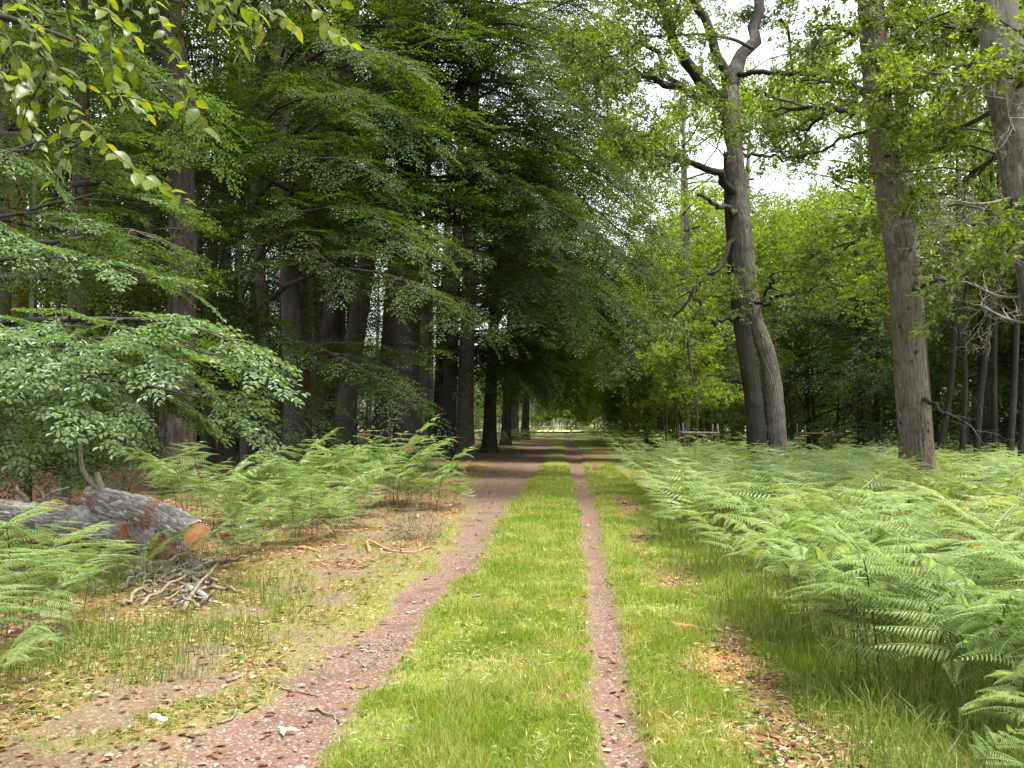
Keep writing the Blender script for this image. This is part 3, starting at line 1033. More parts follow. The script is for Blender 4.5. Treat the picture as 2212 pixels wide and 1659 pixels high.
slim('beech_tree', [(602, 1000), (590, 880), (570, 700), (555, 500), (540, 250)], 29, [28, 25, 22, 20, 17], 'slim pale beech stem leaning left beside the straight grey beech')
slim('beech_tree', [(913, 1000), (916, 850), (922, 600), (925, 400)], 28.4, [18, 16, 14, 12], 'thin dark stem pressed against the right of the thick grey beech')
pts, rad = pixel_trunk([(527, 1048), (527, 960), (524, 800), (520, 600)], 23, [18, 16, 14, 12], 15)
Ts = lambda u, v: (u, v, 23)
make_beech('beech_tree', (pts[0].x, pts[0].y, gz(pts[0].x, pts[0].y)), pts, rad, [
    A(Ts(522, 640), (610, 480, 21.8), (740, 450, 20.8), (875, 525, 20)), A(Ts(523, 700), (650, 600, 22), (800, 585, 21), (910, 625, 20.2), (1005, 690, 19.7)), A(Ts(524, 770), (640, 740, 22), (760, 785, 21), (890, 865, 20.2)),
    A(Ts(521, 560), (470, 470, 22.3), (400, 450, 22), (330, 480, 21.8)), A(Ts(521, 600), (560, 520, 21.5), (640, 500, 20.5), (700, 560, 19.8)), A(Ts(520, 500), (600, 380, 21.5), (720, 340, 20.5), (830, 390, 20)),
    A(Ts(524, 820), (580, 850, 21.5), (650, 900, 20.8), (700, 965, 20.3)), A(Ts(519, 420), (580, 250, 21.5), (680, 210, 20.6), (780, 260, 20)), A(Ts(519, 380), (480, 260, 22.3), (400, 230, 22), (330, 270, 21.8))],
    'black thin stemmed beech alone on the orange leaf litter', 'slim stems in the left wood', BS, 'kite', dens=1.0, scale=.9, k=12, n=26)
slim('beech_tree', [(145, 1050), (142, 900), (150, 700)], 19, [18, 15, 12], 'thin grey stem directly behind the fallen log')
slim('beech_tree', [(60, 1040), (68, 960), (64, 800), (70, 600)], 17, [16, 14, 12, 10], 'young mossy stem behind the left end of the log')
slim('beech_tree', [(680, 980), (672, 700), (664, 500)], 38, [16, 14, 12], 'thin dark stem right of the straight grey beech')


# ---- background woodland: three sorts of crown, each tree a thing
def wood_crown(n, h, rx, z0, leaf, ls, seed, tpl):
    lv = Leaves()
    c = [(U(-.8, .8) * rx, U(-.8, .8) * rx, U(z0 + .5, h - 1)) for _ in range(26)]
    O, X, Z, S = [], [], [], []
    for i in range(n):
        a = c[int(rng.integers(len(c)))]
        rr = rx * .42
        p = np.array(a) + rng.normal(0, .5, 3) * np.array([rr, rr, rr * .6])
        k = (p[2] - z0) / (h - z0)
        lim = rx * (.35 + .75 * math.sin(PI * min(max(k * .8 + .2, 0), 1)))
        q = math.hypot(p[0], p[1])
        if q > lim: p[:2] *= lim / q
        if p[2] < z0 * .8: p[2] = z0 + U(0, 1)
        O.append(p)
        d = nrm(np.array([p[0], p[1], 0]) + rng.normal(0, .6, 3))
        X.append(d + np.array([0, 0, -.25]))
        Z.append([U(-.35, .35), U(-.35, .35), 1])
        S.append(U(.9, 1.6))
    idx = rng.integers(len(tpl), size=n)
    for j, (tp, _) in enumerate(tpl):
        s_ = np.where(idx == j)[0]
        lv.sprays(tp, np.array(O)[s_], np.array(X)[s_], np.array(Z)[s_], np.array(S)[s_], ls)
    return lv.mesh('crown', M[leaf])


def wood_tree(name, label, cm, r, h, group, bark='beech_bark', zl=3):
    root = thing(name, (0, 0, 0), label, 'tree', group)
    pts, rad = [(0, 0, -.3), (U(-.2, .2), U(-.2, .2), h * .3), (U(-.4, .4), U(-.4, .4), h * .6), (0, 0, h * .93)], [r, r * .8, r * .55, r * .1]
    link('trunk', bark_tube('trunk', pts, rad, M[bark], k=12, n=24, mode='smooth', flare=.2, seed=int(rng.integers(40))), root)
    lb = Tubes()
    for i in range(14):
        z = zl + (h - zl) * i / 16
        P = wander((0, 0, z), U(0, 6.28), U(.2, .7), U(2, 4), U(.2, .8))
        lb.add(P, np.linspace(.06, .012, len(P)), 5)
    link('limbs', lb.mesh('limbs', M['limb_bark']), root, 'stuff')
    link('crown', cm, root, 'stuff')
    return root


OS2 = [oak_spray(.15, 60 + s, 12, 8, .7) for s in range(4)]
BS2 = [beech_spray(.13, .10, 70 + s, .2) for s in range(4)]
W1 = wood_crown(560, 16, 4.2, .4, 'wood_leaf', 1.0, 1, OS2)
W2 = wood_crown(560, 14, 3.8, .5, 'wood_leaf', 1.0, 2, OS2)
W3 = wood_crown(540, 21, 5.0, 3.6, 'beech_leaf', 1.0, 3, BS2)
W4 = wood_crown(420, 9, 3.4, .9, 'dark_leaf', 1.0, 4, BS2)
W5 = wood_crown(540, 20, 4.8, 2.6, 'wood_leaf', 1.0, 5, OS2)
R_BRIGHT = 'sunlit young trees behind the forked oak'
tA = wood_tree('broadleaf_tree', 'bright green young tree filling the gap behind the forked oak', W1, .16, 16, R_BRIGHT, zl=2)
tB = wood_tree('broadleaf_tree', 'bright green young tree filling the gap behind the forked oak', W2, .14, 14, R_BRIGHT, zl=2)
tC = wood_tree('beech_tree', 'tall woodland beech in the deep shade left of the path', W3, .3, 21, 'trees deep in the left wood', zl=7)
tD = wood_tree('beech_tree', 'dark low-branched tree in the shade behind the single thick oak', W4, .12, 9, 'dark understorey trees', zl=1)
tE = wood_tree('oak_tree', 'tall leafy tree behind the oaks towards the right edge', W5, .28, 20, 'tall trees of the right wood', 'oak_bark', zl=6)

KIND = {tA.name: 'tA', tB.name: 'tA', tC.name: 'tC', tD.name: 'tD', tE.name: 'tE'}


def put(proto, x, y, s=1.0, label=None, group=None):
    z = gz(x, y)
    if label is None:
        label = {'tC': ('tall woodland beech ' if y < 50 else 'farther woodland beech ' if y < 80 else 'far woodland beech ') + beside(x, y, WOOD_L), 'tD': 'dark low tree in the shade ' + beside(x, y, WOOD_R),
                 'tE': ('tall leafy tree ' if y < 33 else 'farther tall leafy tree ' if y < 60 else 'far tall leafy tree ') + 'of the right wood ' + beside(x, y, WOOD_R), 'tA': 'bright green young tree ' + beside(x, y, WOOD_R)}[KIND[proto.name]]
    elif label[-1] == '@': label = label[:-1] + beside(x, y, WOOD_L if x < 0 else WOOD_R)
    if not proto.get('used'):
        proto['used'] = 1
        proto.location = (x, y, z)
        proto.scale = (s, s, s)
        if label: proto['label'] = label
        if group: proto['group'] = group
        return proto
    return copy_tree(proto, (x, y, z), U(0, 6.28), s, label, group)


for x, y, s in [(6.6, 70, .8), (7.4, 80, .95), (6.0, 86, .8), (8.5, 52, .8), (13, 50, .9), (17.5, 54, .95), (11, 62, 1.0), (15.5, 66, 1.05), (21, 62, 1.0), (26, 58, 1.1), (7.5, 70, .9), (12, 78, 1.3), (19, 80, 1.35), (27, 78, 1.4), (6.6, 60, 1.0), (8.5, 66, 1.15), (14, 72, 1.25), (23, 70, 1.25), (5.5, 76, 1.15), (30, 66, 1.3)]:
    put(tA if rng.random() < .5 else tB, x, y, s)
for x, y, s in [(6.8, 50, 1.1), (16.5, 50, 1.15), (12, 62, 1.3), (21, 56, 1.4), (9.2, 66, 1.4), (15, 70, 1.5)]:
    put(tE, x, y, s, 'tall tree whose leaves speckle the sky @', 'tall trees behind the forked oak')
for x, y, s in [(11.5, 33, .62), (14, 36, .75), (17, 34, .8), (20, 38, .9), (16, 41, .8), (23, 35, .95), (13, 43, .6), (19, 28, .75), (23, 30, .9), (26, 40, 1.0), (10.2, 44, .55), (21.5, 45, .9), (9.6, 39, .8), (11.5, 41, .95), (13.6, 39, 1.05), (15.5, 38, 1.0), (14.5, 27, .9), (17.0, 26, .95), (12.6, 28.5, .6), (19.5, 24, .9), (20.5, 33, 1.1), (7.2, 90, 1.0)]:
    put(tD, x, y, s)
for x, y, s in [(15.5, 31, .9), (19, 29, 1.0), (12.8, 38, .85), (17.5, 36, 1.0), (17.5, 24, .95), (22, 32, 1.05), (27, 42, 1.1), (30, 30, 1.1), (33, 52, 1.2), (24, 20, 1.0)]:
    put(tE, x, y, s)
for i in range(64):
    for _ in range(30):
        y = U(30, 115)
        x = -U(9.5, 14 + y * .62)
        if y > 34 or x < -14: break
    put(tC, x, y, U(.85, 1.2))
for x, y, s in [(-14, 38, .6), (-19, 36, .7), (-24, 42, .8), (-17, 52, .7), (-28, 55, .9), (-22, 62, .9), (-14, 70, .8), (-32, 40, .9), (-20, 27, .6), (-25, 31, .7), (-36, 60, 1), (-12, 92, .8), (-18, 85, .9), (-16, 44, .8), (-21, 48, .9), (-12.5, 60, .75), (-15, 64, .9), (-19, 70, 1), (-26, 70, 1), (-30, 75, 1.1), (-25, 38, .8), (-29, 34, .8), (-38, 48, 1), (-44, 55, 1.1), (-11, 78, .7), (-9.5, 66, .7), (-12, 72, .85), (-14.5, 80, .95), (-17, 76, 1.0), (-10, 88, .8), (-13, 100, 1.0), (-20, 92, 1.1), (-24, 84, 1.1), (-9, 74, .6), (-40, 70, 1.2), (-46, 80, 1.2), (-52, 75, 1.2), (-35, 66, 1.1), (-58, 90, 1.3), (-45, 100, 1.3), (-34, 95, 1.2), (-60, 70, 1.2), (-30, 62, 1), (-27, 74, 1), (-23, 78, 1), (-18, 58, .8)]:
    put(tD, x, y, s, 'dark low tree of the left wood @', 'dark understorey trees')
for x, y, s in [(-10.5, 40, 1.15), (-13.5, 38, 1.2), (-16.5, 43, 1.25), (-20, 40, 1.2), (-24, 45, 1.25), (-12, 49, 1.2), (-15, 55, 1.25), (-28, 50, 1.3), (-9.8, 57, 1.15), (-19, 60, 1.3), (-32, 58, 1.3), (-23, 55, 1.25), (-11, 68, 1.3), (-8.8, 47, .95)]:
    put(tC, x, y, s)
# far wood closing the view
for i in range(44):
    x = -95 + i * 4.6 + U(-1.5, 1.5)
    y = U(185, 225)
    put([tA, tB, tE][i % 3], x, y, U(1.0, 1.35), 'distant tree of the wood beyond the bright clearing', 'trees beyond the clearing')
for i in range(26):
    put(tB, -26 + i * 2.1 + U(-.6, .6), U(180, 186), U(.5, .85), 'low bright tree along the far side of the clearing', 'trees beyond the clearing')
for i in range(40):
    x = U(9.5, 45)
    y = U(85, 170)
    put([tA, tE, tC][i % 3], x, y, U(.95, 1.25), 'tall tree of the far wood right of the path', 'far trees right of the path')
print('woods done')


# ---- the three oaks on the right
def oak_root(base, label): return thing('oak_tree', base, label, 'tree', 'old oaks in the bracken')


def knots(root, pts, rad, spec, Y):
    """branch scars on the bark: (t along the trunk, angle from the camera side, size)"""
    C, t, tk = spline(pts, 80)
    b = Vector(root.location)
    for h, a, s in spec:
        k = int(h * 79)
        r = float(np.interp(t[k], tk, rad))
        d = Vector((math.sin(a), -math.cos(a), 0))
        tb = Tubes()
        p = Vector(C[k]) - b + d * r * .9
        tb.add([p, p + d * s * .6, p + d * s * 1.0, p + d * s * 1.05], [s * 1.3, s * 1.0, s * .55, .001], 8, .25)
        link('knot', tb.mesh('knot', M['limb_bark']), root)


# forked oak with two stems
Y1 = 21.0
ptsA = A((1690, 1062, Y1), (1680, 960, Y1), (1668, 820, Y1), (1655, 760, Y1), (1630, 690, Y1), (1617, 600, Y1), (1603, 470, Y1), (1588, 330, Y1), (1578, 240, Y1), (1575, 190, Y1))
ptsA[0].z = gz(ptsA[0].x, ptsA[0].y) - .1
radA = [x * Y1 / F / 2 for x in (45, 38, 35, 36, 34, 34, 34, 33, 41, 37)]
rootA = oak_root((ptsA[0].x, ptsA[0].y, gz(ptsA[0].x, ptsA[0].y)), 'forked grey oak with two close stems rising from the bracken')
part_trunk(rootA, ptsA, radA, M['oak_bark'], k=96, n=220, cu=26, cv=2.4, amp=.10, flare=.2, seed=3)
ptsB = A((1637, 1062, Y1 - .1), (1635, 960, Y1 - .1), (1627, 860, Y1 - .1), (1612, 760, Y1 - .05), (1603, 690, Y1), (1592, 600, Y1), (1580, 450, Y1), (1572, 330, Y1 + .05))
ptsB[0].z = gz(ptsB[0].x, ptsB[0].y) - .1
radB = [x * Y1 / F / 2 for x in (46, 39, 38, 38, 37, 34, 30, 20)]
bA = rootA.location
sB = link('second_stem', bark_tube('second_stem', loc_of(ptsB, bA), radB, M['dark_bark'], k=56, n=120, cu=16, cv=1.6, amp=.08, flare=.2, seed=9), rootA)
OAKA = [  # main limbs: picture points and widths
    ([(1580, 210), (1560, 150), (1530, 70), (1500, 0), (1470, -90), (1450, -200)], [30, 26, 22, 20, 17, 8], 0),
    ([(1572, 215), (1530, 200), (1500, 155), (1470, 110), (1440, 40), (1420, -30), (1390, -130)], [30, 30, 28, 24, 22, 18, 8], -.3),
    ([(1575, 200), (1590, 160), (1610, 110), (1632, 60), (1640, 0), (1648, -120), (1640, -260)], [40, 36, 28, 26, 24, 18, 8], .2),
    ([(1565, 240), (1500, 205), (1440, 180), (1395, 165), (1345, 150), (1300, 135)], [20, 18, 16, 13, 9, 4], -.6),
    ([(1480, 190), (1440, 160), (1425, 120), (1385, 95), (1350, 105), (1320, 130)], [15, 14, 12, 10, 7, 4], -.9),
    ([(1590, 420), (1555, 385), (1510, 360), (1450, 335), (1390, 320), (1330, 290)], [22, 20, 15, 11, 8, 4], -.7),
    ([(1595, 460), (1570, 455), (1540, 440), (1508, 422)], [15, 14, 11, 7], -.4),
    ([(1600, 505), (1575, 535), (1560, 580), (1530, 600), (1505, 605), (1490, 640), (1460, 680), (1430, 715)], [14, 13, 11, 9, 8, 7, 5, 3], -.5),
    ([(1505, 605), (1500, 640), (1515, 670), (1490, 690)], [8, 7, 5, 3], -.5),
    ([(1600, 330), (1640, 335), (1680, 338), (1740, 350)], [8, 8, 6, 4], -.2),
    ([(1625, 640), (1650, 660), (1690, 640), (1740, 630), (1790, 600)], [9, 9, 8, 6, 3], -.6),
    ([(1648, 655), (1660, 620), (1672, 590)], [8, 7, 4], -.6),
    ([(1607, 680), (1570, 690), (1545, 700), (1535, 690)], [11, 9, 7, 3], -.4),
    ([(1605, 825), (1585, 820), (1565, 823)], [10, 8, 5], -.3),
    ([(1595, 160), (1660, 155), (1740, 165), (1800, 175), (1850, 200)], [14, 13, 12, 9, 4], -.5),
]
lvA, twA = Leaves(), Tubes()
for n_, (uv, w, dy) in enumerate(OAKA):
    Ys = np.linspace(Y1, Y1 + dy * 4, len(uv))
    P = spline(loc_of([at(u, v, y_) for (u, v), y_ in zip(uv, Ys)], bA), 16)[0]
    P[1:-1] += rng.normal(0, .035, P[1:-1].shape)
    tb = Tubes()
    tb.add(P, np.interp(np.linspace(0, 1, 16), np.linspace(0, 1, len(w)), w) * .84 * Y1 / F / 2, 10 if w[0] > 18 else 7, .26)
    link('limb', tb.mesh('limb', M['oak_bark'] if n_ in (2, 6) else M['dark_bark']), rootA)
    if n_ in (6, 12, 13): continue
    clothe_oak(P, lvA, twA, OSN, 1.5 if n_ < 6 else .7, t0=.3, sec=.5, scale=.95, ls=.98)
# upper crown beyond the frame and light leaf veil round the fork
for h in np.linspace(9.5, 16, 8):
    P = wander((U(-.8, .8), U(-.5, .5), h), U(0, 6.28), U(.0, .6), U(2.5, 4.5), U(.3, .8))
    twA.add(P, np.linspace(.05, .01, len(P)), 5)
    clothe_oak(P, lvA, twA, OSN, .8, scale=1.0)
link('twigs', twA.mesh('twigs', M['limb_bark']), rootA, 'stuff')
link('crown', lvA.mesh('crown', M['oak_leaf']), rootA, 'stuff')
print('oak A leaves', lvA.count())

# thick single oak
Y2 = 15.0
pts2 = A((1985, 1100, Y2), (1978, 960, Y2), (1966, 800, Y2), (1950, 600, Y2), (1935, 480, Y2), (1915, 360, Y2), (1902, 260, Y2), (1888, 100, Y2), (1880, -40, Y2), (1872, -300, Y2))
pts2[0].z = gz(pts2[0].x, pts2[0].y) - .1
rad2 = [x * Y2 / F / 2 for x in (84, 68, 65, 60, 60, 58, 52, 55, 51, 44)]
root2 = oak_root((pts2[0].x, pts2[0].y, gz(pts2[0].x, pts2[0].y)), 'thick single straight oak with brown knotted bark in the bracken')
part_trunk(root2, pts2, rad2, M['oak_bark_warm'], k=110, n=260, cu=30, cv=2.6, amp=.085, flare=.18, seed=14)
knots(root2, pts2, rad2, [(U(.08, .72), rng.normal(.15, .6), U(.02, .045)) for _ in range(34)], Y2)
b2 = root2.location
lv2, tw2 = Leaves(), Tubes()
OAK2 = [
    ([(1890, 240), (1860, 235), (1820, 240), (1770, 235), (1720, 232), (1670, 240)], [17, 15, 13, 12, 9, 4], .5),
    ([(1800, 240), (1760, 265), (1720, 280), (1690, 290)], [9, 8, 6, 3], .5),
    ([(1890, 225), (1850, 190), (1810, 175), (1760, 180)], [12, 11, 9, 5], .7),
    ([(1880, -60), (1840, -80), (1790, -100), (1730, -120)], [18, 16, 12, 6], .3),
    ([(1878, 75), (1840, 68), (1790, 60)], [14, 12, 6], .2),
    ([(1895, 270), (1830, 300), (1760, 330), (1700, 340)], [8, 6, 5, 3], .3),
    ([(1935, 480), (1890, 480), (1840, 530), (1790, 560)], [6, 6, 5, 3], .8),
    ([(1960, 640), (2010, 610), (2070, 600)], [8, 6, 3], -.3),
    ([(1975, 855), (2010, 868), (2060, 900), (2110, 905)], [10, 9, 6, 3], -.3),
]
for n_, (uv, w, dy) in enumerate(OAK2):
    Ys = np.linspace(Y2, Y2 + dy * 4, len(uv))
    P = spline(loc_of([at(u, v, y_) for (u, v), y_ in zip(uv, Ys)], b2), 14)[0]
    P[1:-1] += rng.normal(0, .025, P[1:-1].shape)
    tb = Tubes()
    tb.add(P, np.interp(np.linspace(0, 1, 14), np.linspace(0, 1, len(w)), w) * Y2 / F / 2, 8, .12)
    link('limb', tb.mesh('limb', M['dark_bark']), root2)
    if n_ >= 7: dead_twigs(tw2, P[8], P[13] - P[6], 1.1, .012, 0, 2)
    else: clothe_oak(P, lv2, tw2, OSN, .9, t0=.45, scale=.8)
for h in np.linspace(11.5, 16, 6):
    P = wander((-.7, 0, h), U(0, 6.28), U(.0, .6), U(2.5, 5), U(.3, .8))
    tw2.add(P, np.linspace(.05, .01, len(P)), 5)
    clothe_oak(P, lv2, tw2, OSN, .75, scale=1.0)
link('twigs', tw2.mesh('twigs', M['limb_bark']), root2, 'stuff')
link('crown', lv2.mesh('crown', M['oak_leaf']), root2, 'stuff')

# right-edge oak
Y3 = 11.5
pts3 = A((2330, 1180, Y3), (2310, 950, Y3), (2270, 700, Y3), (2230, 480, Y3), (2200, 300, Y3), (2172, 150, Y3), (2150, 0, Y3), (2120, -250, Y3))
pts3[0].z = gz(pts3[0].x, pts3[0].y) - .1
rad3 = [x * Y3 / F / 2 for x in (120, 100, 95, 92, 90, 84, 72, 60)]
root3 = oak_root((pts3[0].x, pts3[0].y, gz(pts3[0].x, pts3[0].y)), 'leaning oak cut by the right edge with pale dead twigs')
part_trunk(root3, pts3, rad3, M['oak_bark'], k=64, n=200, cu=24, cv=1.8, amp=.07, flare=.15, seed=21)
b3 = root3.location
lv3, tw3, dd3 = Leaves(), Tubes(), Tubes()
for uv, dy in [([(2160, 50), (2080, 60), (2000, 40), (1960, 70)], .9), ([(2190, 230), (2100, 260), (2020, 300), (1990, 330)], .9), ([(2200, 330), (2120, 360), (2040, 420), (2000, 430)], .8),
               ([(2190, 200), (2230, 150), (2280, 120)], -.5), ([(2170, 120), (2090, 150), (2030, 190), (2030, 250)], .6), ([(2215, 420), (2150, 470), (2070, 510), (2010, 560)], .8),
               ([(2150, 0), (2100, -30), (2050, -30)], .7), ([(2220, 500), (2160, 560), (2090, 590)], -.3), ([(2140, -80), (2230, -150), (2300, -160)], 0)]:
    Ys = np.linspace(Y3, Y3 + dy * 5, len(uv))
    P = spline(loc_of([at(u, v, y_) for (u, v), y_ in zip(uv, Ys)], b3), 12)[0]
    P[1:-1] += rng.normal(0, .03, P[1:-1].shape)
    tb = Tubes()
    tb.add(P, np.linspace(.05, .012, 12), 7, .12)
    link('limb', tb.mesh('limb', M['limb_bark']), root3)
    clothe_oak(P, lv3, tw3, OSN, 1.25, t0=.15, scale=.8)
for uv, dy in [([(2220, 470), (2140, 480), (2060, 485), (1985, 500)], .1), ([(2210, 420), (2120, 440), (2040, 430)], -.1), ([(2200, 300), (2180, 260), (2172, 200)], -.2), ([(2225, 560), (2150, 540), (2100, 530)], -.2),
               ([(2230, 640), (2160, 640), (2090, 610), (2020, 600)], .3), ([(2240, 700), (2180, 690), (2120, 660)], .2)]:
    Ys = np.linspace(Y3, Y3 + dy * 5, len(uv))
    P = spline(loc_of([at(u, v, y_) for (u, v), y_ in zip(uv, Ys)], b3), 10)[0]
    dd3 = Tubes()
    dd3.add(P, np.linspace(.022, .006, 10), 5)
    for k in range(2, 10, 1): dead_twigs(dd3, P[k], nrm(P[min(k + 1, 9)] - P[k - 1] + rng.normal(0, .5, 3) * .3), .55, .007, 1, 3)
    link('dead_branch', dd3.mesh('dead_branch', M['dead_wood']), root3)
link('twigs', tw3.mesh('twigs', M['limb_bark']), root3, 'stuff')
link('crown', lv3.mesh('crown', M['oak_leaf']), root3, 'stuff')
for h in np.linspace(8.5, 14, 8): pass
print('oaks', lv2.count(), lv3.count())

slim('oak_tree', [(2000, 1000), (1960, 400), (1942, 150), (1930, -30)], 27, [32, 28, 26, 24], 'slender oak half hidden behind the thick single oak', 'oak_bark', 18, group='slim stems of the right wood')
for uv, Y, w, lab in [
    ([(2030, 980), (2048, 880), (2060, 750), (2066, 560)], 22, [14, 13, 12, 8], 'thin dark stem leaning right close beside the thick oak'),
    ([(2078, 1000), (2085, 850), (2082, 700), (2100, 500)], 21, [12, 11, 10, 7], 'thin stem with its foot beside the pale stump-like trunk'),
    ([(2110, 1000), (2118, 860), (2134, 720), (2140, 540)], 20, [14, 12, 11, 8], 'crooked thin stem in the middle of the dark thicket'),
    ([(2125, 990), (2128, 850), (2126, 600)], 27, [34, 28, 24], 'broad grey trunk back among the thin stems'),
    ([(2150, 985), (2148, 800), (2155, 560)], 23, [12, 10, 8], 'thin straight stem in front of the broad grey trunk'),
    ([(2182, 1010), (2190, 850), (2200, 620)], 19, [14, 13, 10], 'tall thin stem nearest the right edge thicket'),
    ([(2206, 1010), (2212, 900), (2222, 700)], 18, [16, 14, 12], 'dark stem at the very right edge of the thicket'),
    ([(1745, 940), (1742, 800), (1738, 640)], 40, [12, 10, 7], 'thin stem standing behind the staked sapling right of the forked oak'),
    ([(1860, 960), (1855, 800), (1850, 600)], 36, [14, 12, 9], 'dark stem left of the thick single oak')]:
    slim('broadleaf_tree', uv, Y, w, lab, 'dark_bark', 10, group='slim stems of the right wood')

# ---- beech outside the left edge, its branch tips hanging close to the camera
bn = (-4.4, 3.3, gz(-4.4, 3.3))
rootN = thing('beech_tree', bn, 'beech beside the camera whose sunlit leaf tips hang into the upper left corner', 'tree')
ptsn, radn = tall(-4.4, 3.3, .16, 9, (.2, 0))
part_trunk(rootN, ptsn, radn, M['beech_bark'], k=14, n=24, mode='smooth', flare=.3, seed=2)
bN = rootN.location
limbN = [Vector((-4.3, 3.3, 3.5)), Vector((-3.0, 3.2, 3.75)), Vector((-1.9, 3.1, 3.72)), Vector((-1.0, 3.05, 3.6)), Vector((-.5, 3.1, 3.48))]
tb = Tubes().add(spline(loc_of(limbN, bN), 14)[0], np.linspace(.045, .012, 14), 8)
link('limb', tb.mesh('limb', M['limb_bark']), rootN)
LP = []
for s in range(4):
    n_ = 7
    t = np.linspace(0, 1, n_)
    hw = .31 * np.sin(PI * t ** .8) ** .8 * (1 + .05 * np.cos(np.arange(n_) * PI))
    hw[0], hw[-1] = 0.02, 0.0
    c = np.stack([t, 0 * t, -.10 * t * t + .02 * s * np.sin(t * 5)], -1)
    l_ = c + np.stack([0 * t, hw, .25 * hw], -1)
    r_ = c + np.stack([0 * t, -hw, .25 * hw], -1)
    V = np.concatenate([c, l_, r_])
    q = []
    for i in range(n_ - 1):
        q += [[i, i + 1, n_ + i + 1, n_ + i], [i + 1, i, 2 * n_ + i, 2 * n_ + i + 1]]
    LP.append(mesh_np('leaf', V, [np.array(q)], None, True))


def near_leaf_mat():
    m = leaf_mat('near_beech_leaf', [(0, (.05, .095, .012)), (1, (.085, .135, .014))], .55, (1.9, 1.75, .3), .36, .45, 3)
    t = m.node_tree
    oi = t.nodes.new('ShaderNodeObjectInfo')
    P = coords(t)
    base = ramp(t, oi.outputs['Random'], [(0, (.045, .09, .012)), (.7, (.08, .13, .014)), (1, (.12, .15, .016))])
    sp = t.nodes.new('ShaderNodeSeparateXYZ')
    t.links.new(P, sp.inputs[0])
    wv = t.nodes.new('ShaderNodeMath')
    wv.operation = 'MULTIPLY_ADD'
    ab = t.nodes.new('ShaderNodeMath')
    ab.operation = 'ABSOLUTE'
    t.links.new(sp.outputs[1], ab.inputs[0])
    t.links.new(ab.outputs[0], wv.inputs[0])
    wv.inputs[1].default_value = -.9
    t.links.new(sp.outputs[0], wv.inputs[2])
    fr = t.nodes.new('ShaderNodeMath')
    fr.operation = 'PINGPONG'
    t.links.new(wv.outputs[0], fr.inputs[0])
    fr.inputs[1].default_value = .06
    c = mix(t, mrange(t, fr.outputs[0], .0, .012, .55, 0), base, (.13, .17, .04))
    ed = noise(t, 3, 3, P)
    c = mix(t, mrange(t, ed, .6, .72, 0, .8), c, (.19, .11, .015))
    b = t.nodes['Principled BSDF']
    t.links.new(c, b.inputs['Base Color'])
    mx = [n for n in t.nodes if n.type == 'BSDF_TRANSLUCENT'][0].inputs[0].links[0].from_node
    t.links.new(c, mx.inputs[6])
    return m


nlm = near_leaf_mat()
for l_ in LP: l_.materials.append(nlm)
NT = [  # hanging twigs: picture points, distance, first point joins the limb
    [(40, -60, 3.1), (75, 60, 3.0), (100, 160, 2.95), (150, 235, 2.9), (205, 290, 2.85), (270, 350, 2.8), (340, 400, 2.75), (410, 437, 2.72)],
    [(225, -80, 3.1), (236, 40, 3.05), (242, 140, 3.0), (255, 210, 2.95), (330, 255, 2.9)],
    [(330, -80, 3.1), (345, 40, 3.0), (375, 110, 2.95), (405, 180, 2.9), (435, 260, 2.88), (440, 310, 2.86)],
    [(470, -80, 3.05), (482, 0, 3.0), (505, 60, 2.95), (520, 115, 2.92)],
    [(600, -80, 3.1), (640, -20, 3.05), (690, 20, 3.0), (720, 70, 2.96), (765, 105, 2.94)],
    [(85, 90, 2.98), (130, 200, 3.0), (130, 330, 3.02), (115, 430, 3.05)],
    [(-60, -30, 3.2), (-10, 80, 3.2), (30, 120, 3.25), (60, 250, 3.3)],
    [(140, -60, 3.3), (150, 40, 3.35), (180, 110, 3.4), (250, 165, 3.4), (310, 225, 3.4)],
    [(540, -80, 3.2), (560, -30, 3.2), (590, 30, 3.15), (640, 60, 3.1)],
    [(90, 120, 2.97), (200, 195, 3.1), (300, 215, 3.15), (395, 245, 3.2)],
    [(-50, 100, 3.6), (20, 180, 3.6), (80, 290, 3.6), (95, 360, 3.6)],
    [(0, -80, 3.0), (20, 0, 2.95), (60, 50, 2.9), (130, 90, 2.9), (190, 100, 2.9)], [(160, -80, 2.9), (190, 0, 2.85), (250, 40, 2.8), (300, 90, 2.8)], [(270, -80, 3.2), (285, 20, 3.2), (270, 100, 3.2), (280, 150, 3.2)],
    [(420, -80, 2.9), (450, -20, 2.9), (510, 10, 2.9), (560, 30, 2.9)], [(680, -80, 3.2), (700, -30, 3.2), (740, 10, 3.2)], [(500, -80, 3.3), (530, 0, 3.3), (560, 40, 3.3), (575, 80, 3.3)],
    [(100, 160, 2.96), (60, 230, 3.0), (40, 300, 3.0)], [(205, 290, 2.86), (150, 330, 2.9), (140, 370, 2.9)], [(-50, 0, 2.8), (0, 60, 2.8), (50, 150, 2.8), (60, 200, 2.8)],
    [(400, -80, 3.4), (420, -20, 3.4), (455, 20, 3.4), (470, 50, 3.4)],
]
